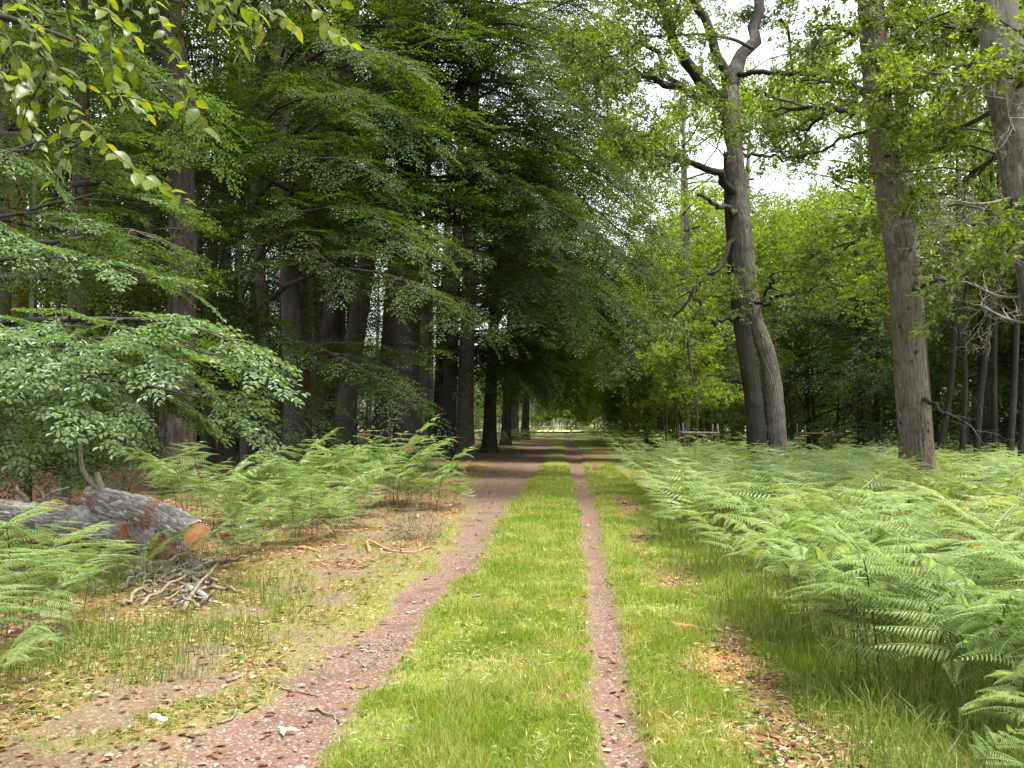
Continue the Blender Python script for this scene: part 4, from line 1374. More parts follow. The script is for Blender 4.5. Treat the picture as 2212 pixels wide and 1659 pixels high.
for q in NT:
    P = spline(loc_of([at(*p) for p in q], bN), 26)[0]
    if q[0][1] < -20 and q[0][0] > -55:
        near = min((Vector(p) for p in spline(loc_of(limbN, bN), 30)[0]), key=lambda p: (p - Vector(P[0])).length)
        P = np.concatenate([[np.array(near)], P])
    tb = Tubes().add(P, np.linspace(.0045, .0012, len(P)), 5)
    br = link('branch', tb.mesh('branch', M['limb_bark']), rootN)
    d = np.concatenate(([0], np.cumsum(np.linalg.norm(np.diff(P, axis=0), axis=1))))
    s_, x = 1, .06
    while x < d[-1]:
        p = Vector([np.interp(x, d, P[:, i]) for i in range(3)])
        k = min(np.searchsorted(d, x), len(P) - 1)
        ax = Vector(nrm(P[k] - P[k - 1]))
        sd = ax.cross(Vector((rng.normal(0, .35), rng.normal(0, .35), 1))).normalized() * s_
        dr = (ax * U(.35, .9) + sd * U(.6, 1) + Vector((0, 0, U(-.35, .15)))).normalized()
        nn = Vector((rng.normal(0, .4), rng.normal(0, .4) - .25, 1))
        nn = (nn - dr * nn.dot(dr)).normalized()
        lo = link('leaf', LP[int(rng.integers(4))], br)
        L = U(.044, .074)
        m3 = Matrix((dr, nn.cross(dr), nn)).transposed().to_4x4()
        lo.matrix_local = Matrix.Translation(p) @ m3 @ Matrix.Scale(L, 4)
        s_ = -s_
        x += U(.022, .036)
# leafy top of the same tree, above the frame
lv, tw = Leaves(), Tubes()
for h in (5, 6, 7, 8): 
    P = wander((.1, 0, h), U(2.5, 5), .4, 2.2, .7)
    clothe_beech(P, lv, tw, BS, .8)
link('twigs', tw.mesh('twigs', M['limb_bark']), rootN, 'stuff')
link('crown', lv.mesh('crown', M['beech_leaf']), rootN, 'stuff')


# ------------------------------------------------------------------ bracken
def pinna_arrays(n=15, kind='oval', droop=.22):
    P, D, N, L, W = [], [], [], [], []
    for i in range(n):
        x = .05 + .93 * (i / n) ** .95
        ln = .25 * (1 - x) ** .7 + .014
        if i == 0: ln *= .75
        for s in (1, -1):
            a = s * (1.25 - .25 * x)
            P.append([x, 0, -droop * x * x])
            D.append([math.cos(a), math.sin(a), -.38])
            N.append([-.1, s * -.15, 1])
            L.append(ln)
            W.append(.050 * (1 - x * .5) * 15 / n)
    P.append([.97, 0, -droop])
    D.append([1, 0, -.4])
    N.append([0, 0, 1])
    L.append(.05)
    W.append(.02)
    return [np.array(q, float) for q in (P, D, N, L, W)]


def pinna_mesh(n=15, kind='oval', droop=.22):
    V, Q = leaf_geo(*pinna_arrays(n, kind, droop), kind=kind, fold=.3)
    t = np.linspace(0, 1, 4)
    tb = Tubes().add(np.stack([t * .98, 0 * t, -droop * t * t], -1), [.008, .006, .004, .002], 3)
    TV, TQ = np.concatenate(tb.V), np.concatenate(tb.Q)
    return np.concatenate([V, TV]), np.concatenate([Q, TQ + len(V)])


PN = [pinna_mesh(16, 'oval', d) for d in (.08, .22, .40)]
PNL = [pinna_mesh(9, 'kite', d) for d in (.12, .28)]
PNF = [pinna_mesh(4, 'kite', d) for d in (.15, .3)]
M['dry_fern'] = leaf_mat('browned_bracken', [(0, (.16, .085, .03)), (.6, (.24, .14, .05)), (1, (.26, .21, .07))], .3, (1.3, 1.1, .6), .6, .3)
PN_DRY = [mesh_np('frond', v, [q], M['dry_fern']) for v, q in PN]
PN_ME = [mesh_np('frond', v, [q], M['fern']) for v, q in PN]


def fern_plan(seed, h=1.0, pairs=8):
    """stem polyline and the frame of each frond arm"""
    r = np.random.default_rng(seed)
    hs = h * r.uniform(.42, .6)
    L = h * r.uniform(.75, .95)
    st = [np.array([0, 0, -.05]), np.array([0.02, 0, hs * .5]), np.array([.05 + r.uniform(0, .05), 0, hs])]
    e = r.uniform(1.0, 1.3)
    e1 = r.uniform(-.15, .6)
    rp = [st[-1]]
    m = 14
    for i in range(m):
        ee = e + (e1 - e) * (i / (m - 1)) ** .8
        rp.append(rp[-1] + np.array([math.cos(ee), 0, math.sin(ee)]) * L / m)
    rp = np.array(rp)
    fr = []
    for i in range(pairs):
        t = (i / pairs) ** .92
        x = t * m
        k = min(int(x), m - 1)
        p = rp[k] + (rp[k + 1] - rp[k]) * (x - k)
        d = nrm(rp[k + 1] - rp[k])
        ln = h * (.50 * (1 - t) ** .8 + .08) * r.uniform(.88, 1.1) * (.85 if i == 0 else 1)
        for s in (1, -1):
            X = d * r.uniform(.15, .4) + np.array([.15, s * 1.0, r.uniform(-.22, .3)])
            X = nrm(X)
            Z = np.array([-d[2] * .5 + r.normal(0, .1), r.normal(0, .12), .8 + abs(d[0]) * .5])
            Z = nrm(Z - X * np.dot(X, Z))
            fr.append((p, X, Z, ln))
    d = nrm(rp[-1] - rp[-2])
    fr.append((rp[-2], d, nrm(np.array([-d[2], 0, d[0]])), h * .14))
    return np.concatenate([np.array(st)[:-1], rp]), fr


def merged_fern(seed, h, pairs, pin, stem_k=4):
    st, fr = fern_plan(seed, h, pairs)
    tb = Tubes().add(st[::2], np.linspace(.0055, .0015, len(st[::2])), stem_k)
    Vs, Qs, o = [np.concatenate(tb.V)], [np.concatenate(tb.Q)], tb.n
    for i, (p, X, Z, ln) in enumerate(fr):
        v, q = pin[i % len(pin)]
        Y = np.cross(Z, X)
        Vs.append(p + ln * (v @ np.stack([X, Y, Z])))
        Qs.append(q + o)
        o += len(v)
    return np.concatenate(Vs), np.concatenate(Qs)


PLANS = []
for s in range(8):
    st, fr = fern_plan(100 + s, 1.0, 7)
    stem = Tubes().add(st, np.linspace(.0065, .0018, len(st)), 5).mesh('stem', M['fern_stem'])
    PLANS.append((stem, fr))
MERGED = [mesh_np('fern', *(lambda a: (a[0], [a[1]]))(merged_fern(200 + s, 1.0, 7, [pinna_mesh(12, 'oval', .15), pinna_mesh(12, 'oval', .3)], 4)), M['fern']) for s in range(7)]


def near_fern(x, y, h, rz, label, group, tilt=0.0):
    stem, fr = PLANS[int(rng.integers(len(PLANS)))]
    root = thing('bracken_fern', (x, y, gz(x, y)), label, 'fern', group, rz)
    root.scale = (h, h, h)
    root.rotation_euler = (U(-.1, .1), tilt + U(-.06, .1), rz)
    link('stem', stem, root)
    for i, (p, X, Z, ln) in enumerate(fr):
        dry = rng.random() < .018
        o = link('frond', (PN_DRY if dry else PN_ME)[int(rng.integers(3))], root)
        if dry: o['label'] = 'browned dry frond'
        m3 = Matrix((Vector(X), Vector(Z).cross(Vector(X)), Vector(Z))).transposed().to_4x4()
        o.matrix_local = Matrix.Translation(Vector(p)) @ m3 @ Matrix.Scale(ln, 4)


def mid_fern(x, y, h, rz, label, group):
    o = link('bracken_fern', MERGED[int(rng.integers(len(MERGED)))])
    o.location = (x, y, gz(x, y))
    o.rotation_euler = (U(-.1, .1), U(-.1, .12), rz)
    o.scale = (h, h, h)
    tag(o, label, 'fern', group)


def edge_x(y):   # where the bracken bank on the right begins
    return np.interp(y, [4, 5.2, 6.2, 8, 10, 14, 20, 30, 45, 90], [1.75, 1.5, 1.75, 1.75, 1.55, 1.6, 1.7, 1.9, 2.4, 2.6])


GB = 'bracken bank right of the path'
cnt = 0
# front clump, each named for its place
near = []
for i in range(58):
    y = 4.75 + 2.9 * (i / 58) + U(-.15, .15)
    x = float(edge_x(y)) + U(0.05, 1) ** 1.3 * (.52 * y + .1 - float(edge_x(y)) + .9)
    near.append((x, y))
for x, y in near:
    near_fern(x, y, U(.72, 1.04), PI + U(-1.6, 1.6) if x < edge_x(y) + .5 else U(0, 6.28), ('large bracken fern arching over the grass, ' if x < edge_x(y) + .4 else 'tall bracken fern inside, ' if EDGE(x, y) < 1.0 else 'tall bracken fern by the right frame edge, ') + NEAR_Y(y, 5.4, 6.5) + ' of the lower right clump', 'front bracken clump lower right', U(0, .15))
    cnt += 1
for x, y, h in [(2.15, 4.35, .42), (2.5, 4.5, .5), (2.3, 4.1, .36), (1.95, 4.55, .4), (2.7, 4.3, .55), (1.75, 3.95, .3), (2.6, 4.0, .45), (2.1, 3.85, .34), (2.45, 4.75, .6), (2.75, 4.8, .7), (2.3, 5.0, .8), (2.6, 5.2, .9), (2.0, 4.9, .65), (2.9, 5.0, .9), (1.8, 5.1, .7), (2.45, 4.6, .75), (2.2, 4.65, .6), (2.8, 4.55, .75), (3.0, 5.3, .95), (2.1, 5.3, .85), (1.75, 5.5, .8)]:
    near_fern(x, y, h, U(0, 6.28), ('small' if h < .45 else 'knee high' if h < .7 else 'taller') + ' bracken fern ' + ('in the grass at the lower right corner' if y < 4.3 else 'just below the front clump' if x > 2.3 else 'on the grass side of the front clump'), 'small bracken below the front clump', U(0, .2))
    cnt += 1
y = 7.2
while cnt < 190 and y < 12:
    w = .53 * y + .6 - float(edge_x(y))
    for _ in range(int(round(w * 1.25))):
        x = float(edge_x(y)) + U(-.05, w)
        h = U(.78, 1.14) * (.8 if x < edge_x(y) + .35 else 1)
        mid_fern(x, y + U(-.2, .2), h, PI + U(-1.3, 1.3) if x < edge_x(y) + .6 else U(0, 6.28), NEAR_Y(y, 9, 12) + ' row bracken fern of the bank, ' + beside(x, y, FERN_R), GB)
        cnt += 1
    y += .30
y_end = y
# left clumps
GL = 'bracken clumps left of the path'
LF = [(850, 1000, 17.5, 1.35), (820, 1010, 17.2, 1.3), (880, 1020, 17, 1.2), (800, 1020, 17, 1.2), (910, 1030, 16.8, 1.05), (770, 1030, 16.5, 1.15), (840, 1040, 16.3, 1.15), (930, 1035, 16.8, .8), (985, 1030, 17.5, .55),
      (700, 1030, 15.5, 1.15), (740, 1045, 15.2, 1.1), (660, 1040, 15, 1.1), (630, 1040, 16, 1.25), (690, 1070, 14.2, 1.05), (780, 1060, 15.0, .95), (720, 1085, 13.6, .9), (640, 1080, 13.8, 1.0), (590, 1060, 14.5, 1.1),
      (560, 1070, 13.8, 1.0), (520, 1060, 13.6, 1.05), (480, 1060, 13.8, 1.05), (440, 1050, 14, 1.1), (400, 1040, 14, 1.15), (350, 1020, 14.5, 1.2), (540, 1100, 12.6, .85), (600, 1110, 12.4, .85), (660, 1110, 12.5, .8),
      (500, 1120, 12.0, .8), (560, 1150, 11.4, .7), (640, 1140, 11.8, .75), (710, 1130, 12.2, .7), (520, 1180, 10.9, .7), (760, 1110, 13, .65), (600, 1170, 11.2, .6), (460, 1130, 12.6, .7)]
for u, v, Y, h in [(u, v, Y, h * 1.12) for u, v, Y, h in LF] + [(u + U(-35, 35), v, Y + U(-.5, .5), h * U(.8, 1.1)) for u, v, Y, h in LF]:
    p = at(u, v, Y)
    near_fern(p.x, p.y, h, U(-1.4, 1.4) if rng.random() < .7 else U(0, 6.28), ('low' if h < .6 else 'mid height' if h < .95 else 'tall') + ' bracken fern ' + beside(p.x, p.y, FERN_L), GL, U(0, .1))
LG = [(60, 6.6, .8), (130, 6.9, .75), (10, 6.2, .8), (180, 7.3, .7), (40, 7.4, .6), (100, 7.8, .55), (-60, 6.4, .75), (-80, 7.4, .6), (150, 8.2, .45), (30, 8.6, .45), (200, 8.8, .4), (-20, 5.6, .65), (60, 5.8, .6), (90, 9.3, .4), (-10, 5.2, .5), (250, 8.2, .5), (300, 9.2, .5), (430, 9.9, .55), (470, 9.6, .5), (390, 9.5, .4), (20, 9.6, .4), (-60, 9.0, .5), (-30, 6.8, .95), (20, 7.0, .9), (90, 7.3, .85), (140, 7.8, .5), (-10, 8.0, .5), (70, 8.4, .45), (190, 8.0, .45), (230, 9.0, .4), (0, 6.5, .7), (50, 6.3, .7), (120, 6.5, .6), (-40, 5.8, .8), (-60, 5.2, .75), (-20, 4.9, .5), (350, 9.8, .5), (300, 8.6, .45), (500, 10, .5), (540, 10.3, .5)]
for u, Y, h in LG:
    p = at(u, 915 + 3066 / Y, Y)
    near_fern(p.x, p.y, h, U(-1.2, 1.2), ('low pale bracken fern ' if h < .6 else 'large pale bracken fern ') + ('at the left edge below the log' if u < 30 else 'beside the brush pile' if u > 210 else 'in the lower left clump before the log' if Y < 7.5 else 'right under the fallen log'), 'bracken in front of the log', U(0, .15))

# remaining bracken as masses
def fern_mass(name, label, pts, pin, pairs, seeds=4, hr=(.9, 1.15), mat='fern'):
    var = [merged_fern(300 + s, 1.0, pairs, pin, 3) for s in range(seeds)]
    Vs, Qs, o = [], [], 0
    for x, y, *hh in pts:
        v, q = var[int(rng.integers(seeds))]
        a, h = U(0, 6.28), (hh[0] if hh else U(*hr))
        c, s = math.cos(a), math.sin(a)
        R = np.array([[c, s, 0], [-s, c, 0], [0, 0, 1]])
        Vs.append((v * h) @ R + np.array([x, y, gz(x, y)]))
        Qs.append(q + o)
        o += len(v)
    ob = link(name, mesh_np(name, np.concatenate(Vs), [np.concatenate(Qs)], M[mat]), kind='stuff')
    tag(ob, label)


pp = []
for u, v, Y, h in LF + LF + LF:
    p = at(u + U(-45, 45), v, Y + U(-.7, .4))
    pp.append((p.x, p.y, h * U(.42, .8)))
fern_mass('low_bracken', 'low young bracken filling the clumps left of the path', pp, [pinna_mesh(10, 'kite', .12), pinna_mesh(10, 'kite', .3)], 6)
pp = []
y = y_end
while y < 18:
    w = .53 * y + .8 - float(edge_x(y))
    for _ in range(int(round(w * 1.3))): pp.append((float(edge_x(y)) + U(-.05, w), y + U(-.2, .2)))
    y += .30
fern_mass('bracken_thicket', 'bracken of the middle of the bank right of the path', pp, [pinna_mesh(11, 'kite', .12), pinna_mesh(11, 'kite', .3)], 7, hr=(.78, 1.14))
pp = []
while y < 24:
    w = .60 * y + 1 - float(edge_x(y))
    for _ in range(int(w * 1.25)): pp.append((float(edge_x(y)) + U(0, w), y + U(-.2, .2)))
    y += .34
fern_mass('bracken_bank', 'dense bracken filling the ground under the oaks', pp, PNL, 7)
n1 = len(pp)
pp = []
y = 24
while y < 62:
    w = .56 * y + 2 - float(edge_x(y))
    for _ in range(int(w * .21)): pp.append((float(edge_x(y)) + U(0, w), y + U(-.3, .3)))
    y += .62
for i in range(150):
    y = U(52, 130)
    pp.append((U(-9, -2.6), y))
for i in range(160):
    y = U(62, 140)
    pp.append((U(2.4, 9), y))
fern_mass('bracken_carpet', 'distant bracken carpet on both sides of the far path', pp, PNF, 4, hr=(1.0, 1.3))
pp = [(U(-20, -7), U(45, 75)) for _ in range(150)]
fern_mass('bracken_glade', 'bracken glade seen between the trunks of the left wood', pp, PNF, 4, hr=(1.0, 1.3))
print('ferns', cnt, n1)


# ------------------------------------------------------------------ grass and litter
def blades(pts, h, w, seg=1, lean=.35):
    n = len(pts)
    a = rng.random(n) * 2 * PI
    d = np.stack([np.cos(a), np.sin(a), 0 * a], -1)
    b = rng.random(n) * 2 * PI
    l = np.stack([np.cos(b), np.sin(b), 0 * b], -1) * (np.abs(rng.normal(0, lean, n)) * h)[:, None]
    w = (np.broadcast_to(w, (n,)) * .5)[:, None]
    if seg == 1:
        V = np.stack([pts - d * w, pts + d * w, pts + l + np.array([0, 0, 1.]) * h[:, None]], 1)
        return V.reshape(-1, 3), [np.arange(n * 3).reshape(-1, 3)]
    up = np.array([0, 0, 1.])
    m = pts + l * .35 + up * h[:, None] * .62
    V = np.stack([pts - d * w, pts + d * w, m + d * w * .75, m - d * w * .75, pts + l * 1.3 + up * (h * U(.8, .95))[:, None]], 1).reshape(-1, 3)
    o = (np.arange(n) * 5)[:, None]
    return V, [o + np.array([[0, 1, 2, 3]]), o + np.array([[3, 2, 4]])]


def scatter(n, x0, x1, y0, y1, yp=1.0):
    """more points near than far"""
    r = rng.random(n)
    y = 1 / (1 / y0 + r * (1 / y1 - 1 / y0)) if yp == 1 else y0 + (y1 - y0) * r
    x = x0 + (x1 - x0) * rng.random(n)
    return x, y


x, y = scatter(420000, -4.0, 1.9, 3.4, 34)
d_, l_ = masks(x, y)
g = (1 - d_ * 1.15) * (1 - l_ * .97) * (.5 + .9 * fbm(x * 1.3, y * 1.3, 40))
g *= np.where(x < -1.2, .36, 1) * (1 - np.exp(-(((x - 1.04) / .3) ** 2 + ((y - 6.05) / .5) ** 2))) * (1 - .75 * sstep(.58, .72, fbm(x * 2.6, y * 1.6, 71)))
k = rng.random(len(x)) < g
x, y = x[k], y[k]
h = (.022 + .03 * rng.random(len(x))) * (1 + .8 * (fbm(x * 2, y * 2, 44) > .55)) * (1 + y * .012)
h *= .6 + .9 * fbm(x * 1.1, y * .9, 72)
V, fs = blades(np.stack([x, y, zg(x, y) - .004], -1), h, .0028 + .00055 * y, 1, .7)
tag(link('grass', mesh_np('grass', V, fs, M['grass']), kind='stuff'), 'short yellow green turf between and beside the wheel ruts')
ng = len(x)
xs, ys = [], []
x, y = scatter(36000, 1.0, 4.5, 3.5, 16)
k = rng.random(len(x)) < sstep(1.05, 1.75, x + .25 * (fbm(x * 2, y, 50) - .5)) * (.35 + .9 * fbm(x * .9, y * .9, 51))
xs.append(x[k]); ys.append(y[k])
x, y = scatter(13000, -4.8, -1.9, 3.6, 11)
k = rng.random(len(x)) < sstep(-1.9, -2.9, x + .8 * (fbm(x * 1.1, y * 1.1, 52) - .5)) * sstep(.42, .66, fbm(x * .9, y * .9, 53)) * 1.0
xs.append(x[k]); ys.append(y[k])
x, y = np.concatenate(xs), np.concatenate(ys)
h = .07 + .2 * rng.random(len(x)) ** 1.5
V, fs = blades(np.stack([x, y, zg(x, y) - .005], -1), h, .0045 + .0004 * y, 2, .55)
tag(link('long_grass', mesh_np('long_grass', V, fs, M['long_grass']), kind='stuff'), 'longer fresh green grass along the verges and under the bracken')
# flattened dry straw in the turf
x, y = scatter(16000, -3.6, 1.7, 3.5, 18)
k = (masks(x, y)[0] < .4) & (rng.random(len(x)) < .25 + .75 * sstep(.48, .62, fbm(x * 2.1, y * 1.5, 81)))
x, y = x[k], y[k]
n = len(x)
a = rng.random(n) * 2 * PI
ln = .03 + .07 * rng.random(n)
V, Q = leaf_geo(np.stack([x, y, zg(x, y) + .012 + .022 * rng.random(n)], -1), np.stack([np.cos(a), np.sin(a), rng.normal(0, .18, n)], -1), np.stack([rng.normal(0, .3, n), rng.normal(0, .3, n), np.ones(n)], -1), ln, .0025 + .0005 * y, 'kite', .2)
tag(link('straw', mesh_np('straw', V, [Q], leaf_mat('dry_straw', [(0, (.26, .19, .09)), (.6, (.38, .30, .15)), (1, (.5, .42, .25))], .3, (1.2, 1.1, .8), .6, .3)), kind='stuff'), 'flattened dry straw among the short turf')
# pebbles trodden into the ruts
x, y = scatter(2600, -2.2, .7, 3.6, 20)
k = masks(x, y)[0] > .5
x, y = x[k], y[k]
n = len(x)
r_p = (.004 + .012 * rng.random(n) ** 3) * (1 + y * .02)
oc = np.array([[1, 0, 0], [0, 1, 0], [-1, 0, 0], [0, -1, 0], [0, 0, .7], [.5, .6, .3]])
V = (np.stack([x, y, zg(x, y)], -1)[:, None] + oc[None] * r_p[:, None, None] * rng.uniform(.7, 1.3, (n, 6, 1))).reshape(-1, 3)
fq = np.array([[0, 5, 4], [5, 1, 4], [1, 2, 4], [2, 3, 4], [3, 0, 4]])
tag(link('gravel', mesh_np('gravel', V, [(fq[None] + (np.arange(n) * 6)[:, None, None]).reshape(-1, 3)], M['stone']), kind='stuff'), 'small pebbles trodden into the ruts')
# small broad-leaved weeds in the turf
x, y = scatter(1300, -3.4, 1.6, 3.6, 16)
k = masks(x, y)[0] < .3
x, y = x[k], y[k]
P_, D_, N_, L_ = [], [], [], []
for a_, b_ in zip(x, y):
    m_ = int(rng.integers(4, 9))
    for q_ in range(m_):
        t_ = U(0, 6.28)
        P_.append((a_ + U(-.03, .03), b_ + U(-.03, .03), gz(a_, b_) + U(.005, .035)))
        D_.append((math.cos(t_), math.sin(t_), U(-.1, .5)))
        N_.append((U(-.3, .3), U(-.3, .3), 1))
        L_.append(U(.018, .042))
L_ = np.array(L_)
V, Q = leaf_geo(np.array(P_), np.array(D_), np.array(N_), L_, L_ * .6, 'oval', .2)
tag(link('weeds', mesh_np('weeds', V, [Q], M['wood_leaf']), kind='stuff'), 'small broad leaved weeds dotted through the turf')
# dry leaves
x, y = scatter(110000, -9, 2.2, 3.5, 30)
d_, l_ = masks(x, y)
k = rng.random(len(x)) < np.clip(l_ * .75 + d_ * .10 + .015, 0, 1) * np.where(y < 9, .42, .7)
x, y = x[k], y[k]
n = len(x)
a = rng.random(n) * 2 * PI
Dv = np.stack([np.cos(a), np.sin(a), rng.normal(0, .12, n)], -1)
Nv = np.stack([rng.normal(0, .22, n), rng.normal(0, .22, n), np.ones(n)], -1)
ln = (.016 + .05 * rng.random(n) ** 1.6) * (1 + y * .02)
V, Q = leaf_geo(np.stack([x, y, zg(x, y) + .008 + .012 * rng.random(n)], -1), Dv, Nv, ln, ln * .6, 'oval', .22)
tag(link('leaf_litter', mesh_np('leaf_litter', V, [Q], M['litter']), kind='stuff'), 'dry brown and tan fallen leaves over the left verge')
# orange sawdust flakes
n = 1500
x, y = rng.normal(1.04, .15, n), rng.normal(6.02, .26, n)
a = rng.random(n) * 2 * PI
ln = .008 + .022 * rng.random(n) ** 2
V, Q = leaf_geo(np.stack([x, y, zg(x, y) + .004 + .012 * rng.random(n)], -1), np.stack([np.cos(a), np.sin(a), rng.normal(0, .2, n)], -1), np.stack([rng.normal(0, .3, n), rng.normal(0, .3, n), np.ones(n)], -1), ln, ln * .5, 'kite', .3)
tag(link('sawdust', mesh_np('sawdust', V, [Q], leaf_mat('sawdust_flake', [(0, (.24, .11, .035)), (.6, (.40, .23, .09)), (1, (.55, .40, .22))], .1)), kind='stuff'), 'orange sawdust patch on the right verge')
# pale wood chips along the left rut
x, y = scatter(5200, -2.3, .8, 3.8, 24)
d_, l_ = masks(x, y)
k = rng.random(len(x)) < d_ * .3 + .02
xc, yc = rng.normal(-1.30, .075, 420), rng.normal(6.4, .26, 420)
x, y = np.concatenate([x[k], xc]), np.concatenate([y[k], yc])
n = len(x)
a = rng.random(n) * 2 * PI
ln = (.008 + .018 * rng.random(n) ** 2) * (1 + y * .02)
V, Q = leaf_geo(np.stack([x, y, zg(x, y) + .009], -1), np.stack([np.cos(a), np.sin(a), rng.normal(0, .15, n)], -1), np.stack([rng.normal(0, .2, n), rng.normal(0, .2, n), np.ones(n)], -1), ln, ln * .5, 'oval', .6)
tag(link('wood_chips', mesh_np('wood_chips', V, [Q], M['white_wood']), kind='stuff'), 'pale wood chips trodden into the wheel ruts')
print('grass', ng, 'litter')


# ------------------------------------------------------------------ fallen log
def log_mat():
    m, t, b = new_mat('log_bark')
    P = coords(t)
    c = ramp(t, attr(t, 'cell'), [(0, (.13, .115, .10)), (.55, (.25, .23, .21)), (1, (.38, .37, .35))])
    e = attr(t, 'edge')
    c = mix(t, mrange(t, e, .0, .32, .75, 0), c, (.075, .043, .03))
    n = noise(t, 2.6, 4, P)
    c = mix(t, mrange(t, n, .54, .62, 0, .9), c, (.20, .085, .06))
    n2 = noise(t, 30, 4, P)
    c = mix(t, mrange(t, n2, .5, .7, 0, .35), c, (.34, .34, .32))
    n3 = noise(t, 4.1, 3, P)
    c = mix(t, mrange(t, n3, .58, .66, 0, .7), c, (.11, .12, .03))
    t.links.new(c, b.inputs['Base Color'])
    b.inputs['Roughness'].default_value = .9
    bump(t, b, n2, .5, .02)
    return m


def cut_mat():
    m, t, b = new_mat('sawn_wood')
    P = coords(t, 'Object')
    ln = t.nodes.new('ShaderNodeVectorMath')
    ln.operation = 'LENGTH'
    t.links.new(P, ln.inputs[0])
    r = t.nodes.new('ShaderNodeMath')
    r.operation = 'PINGPONG'
    r.inputs[1].default_value = .008
    t.links.new(ln.outputs['Value'], r.inputs[0])
    n = noise(t, 14, 4, P)
    c = ramp(t, mrange(t, n, .3, .7), [(0, (.26, .11, .04)), (.5, (.36, .17, .065)), (1, (.44, .25, .11))])
    c = mix(t, mrange(t, r.outputs[0], 0, .008, .3, 0), c, (.30, .12, .045))
    t.links.new(c, b.inputs['Base Color'])
    b.inputs['Roughness'].default_value = .75
    return m


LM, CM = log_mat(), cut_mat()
YL = 11.0
lp = at(250, 1120, YL)
log = thing('fallen_log', (lp.x, lp.y, gz(lp.x, lp.y)), 'fallen lichen grey log with orange sawn ends lying in the bracken', 'log')
bl = log.location
r_ = lambda px: px * YL / F / 2
main_pts = A((-120, 1100, 11.9), (0, 1108, 11.7), (110, 1120, 11.5), (210, 1132, 11.2), (290, 1150, 10.9), (350, 1178, 10.5))
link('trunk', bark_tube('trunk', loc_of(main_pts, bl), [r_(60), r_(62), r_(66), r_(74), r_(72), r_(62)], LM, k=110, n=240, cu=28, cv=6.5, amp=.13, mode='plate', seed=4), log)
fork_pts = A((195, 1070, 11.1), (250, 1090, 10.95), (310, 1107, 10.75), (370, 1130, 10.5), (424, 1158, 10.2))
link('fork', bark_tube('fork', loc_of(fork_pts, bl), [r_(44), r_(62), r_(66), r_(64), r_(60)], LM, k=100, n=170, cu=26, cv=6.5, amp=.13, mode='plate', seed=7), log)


def cut_face(c, d, r, name='cut_face'):
    d = Vector(d).normalized()
    q = d.to_track_quat('Z', 'Y')
    k = 28
    th = np.arange(k) * 2 * PI / k
    rr = r * (1 + .05 * np.sin(th * 3 + 1) + .03 * np.sin(th * 7))
    V = np.concatenate([np.stack([rr * np.cos(th), rr * np.sin(th), 0 * th - .04], -1), np.stack([rr * .97 * np.cos(th), rr * .97 * np.sin(th), 0 * th + .012], -1), [[0, 0, .016]]])
    i = np.arange(k)
    me = mesh_np(name, V, [np.stack([i, (i + 1) % k, k + (i + 1) % k, k + i], -1), np.stack([k + i, k + (i + 1) % k, np.full(k, 2 * k)], -1)], CM)
    o = link(name, me, log)
    o.location = Vector(c) - bl
    o.rotation_euler = q.to_euler()
    return o


cut_face(fork_pts[-1], Vector((.62, -.75, -.12)), r_(60) * .97)['label'] = 'bright orange sawn end of the fork'
cut_face(main_pts[-1], Vector((.25, -.95, -.25)), r_(62) * .96)['label'] = 'shaded brown sawn end of the main stem'


def stub(q, w, name='branch_stub', mat='stick', k=8):
    tb = Tubes()
    P = spline(loc_of([at(*p) for p in q], bl), 10)[0]
    tb.add(np.concatenate([P, P[-1:] + 1e-3]), np.append(np.interp(np.linspace(0, 1, 10), np.linspace(0, 1, len(w)), w), .01) * YL / F / 2, k, .15)
    return link(name, tb.mesh(name, M[mat]), log)


stub([(240, 1085, 10.9), (215, 1055, 11), (190, 1035, 11), (177, 1010, 11), (174, 970, 11), (172, 932, 11)], [26, 18, 12, 10, 8, 6], 'branch', 'dead_wood')
stub([(222, 1060, 11), (214, 1040, 11), (209, 1020, 11)], [20, 15, 13], 'branch_stub', 'dead_wood')
stub([(225, 1055, 11), (232, 1040, 11), (236, 1030, 11)], [5, 3, 2], 'splinter', 'rail_wood')
stub([(205, 1050, 11), (200, 1035, 11), (195, 1027, 11)], [8, 6, 3], 'splinter', 'red_wood')
stub([(278, 1150, 10.7), (272, 1165, 10.6), (266, 1140, 10.5), (270, 1128, 10.45)], [14, 20, 15, 8], 'branch_stub', 'red_wood')
stub([(170, 1145, 11.1), (150, 1165, 11), (130, 1182, 10.9)], [14, 12, 10], 'branch_stub', 'rail_wood')
stub([(60, 1085, 11.6), (50, 1070, 11.6), (40, 1062, 11.6), (36, 1048, 11.7)], [14, 11, 8, 5], 'branch')
stub([(95, 1082, 11.5), (92, 1070, 11.5), (75, 1050, 11.4)], [9, 8, 5], 'branch', 'rail_wood')
stub([(95, 1075, 11.5), (110, 1065, 11.5), (150, 1052, 11.6)], [6, 5, 2], 'branch', 'grey_stick')


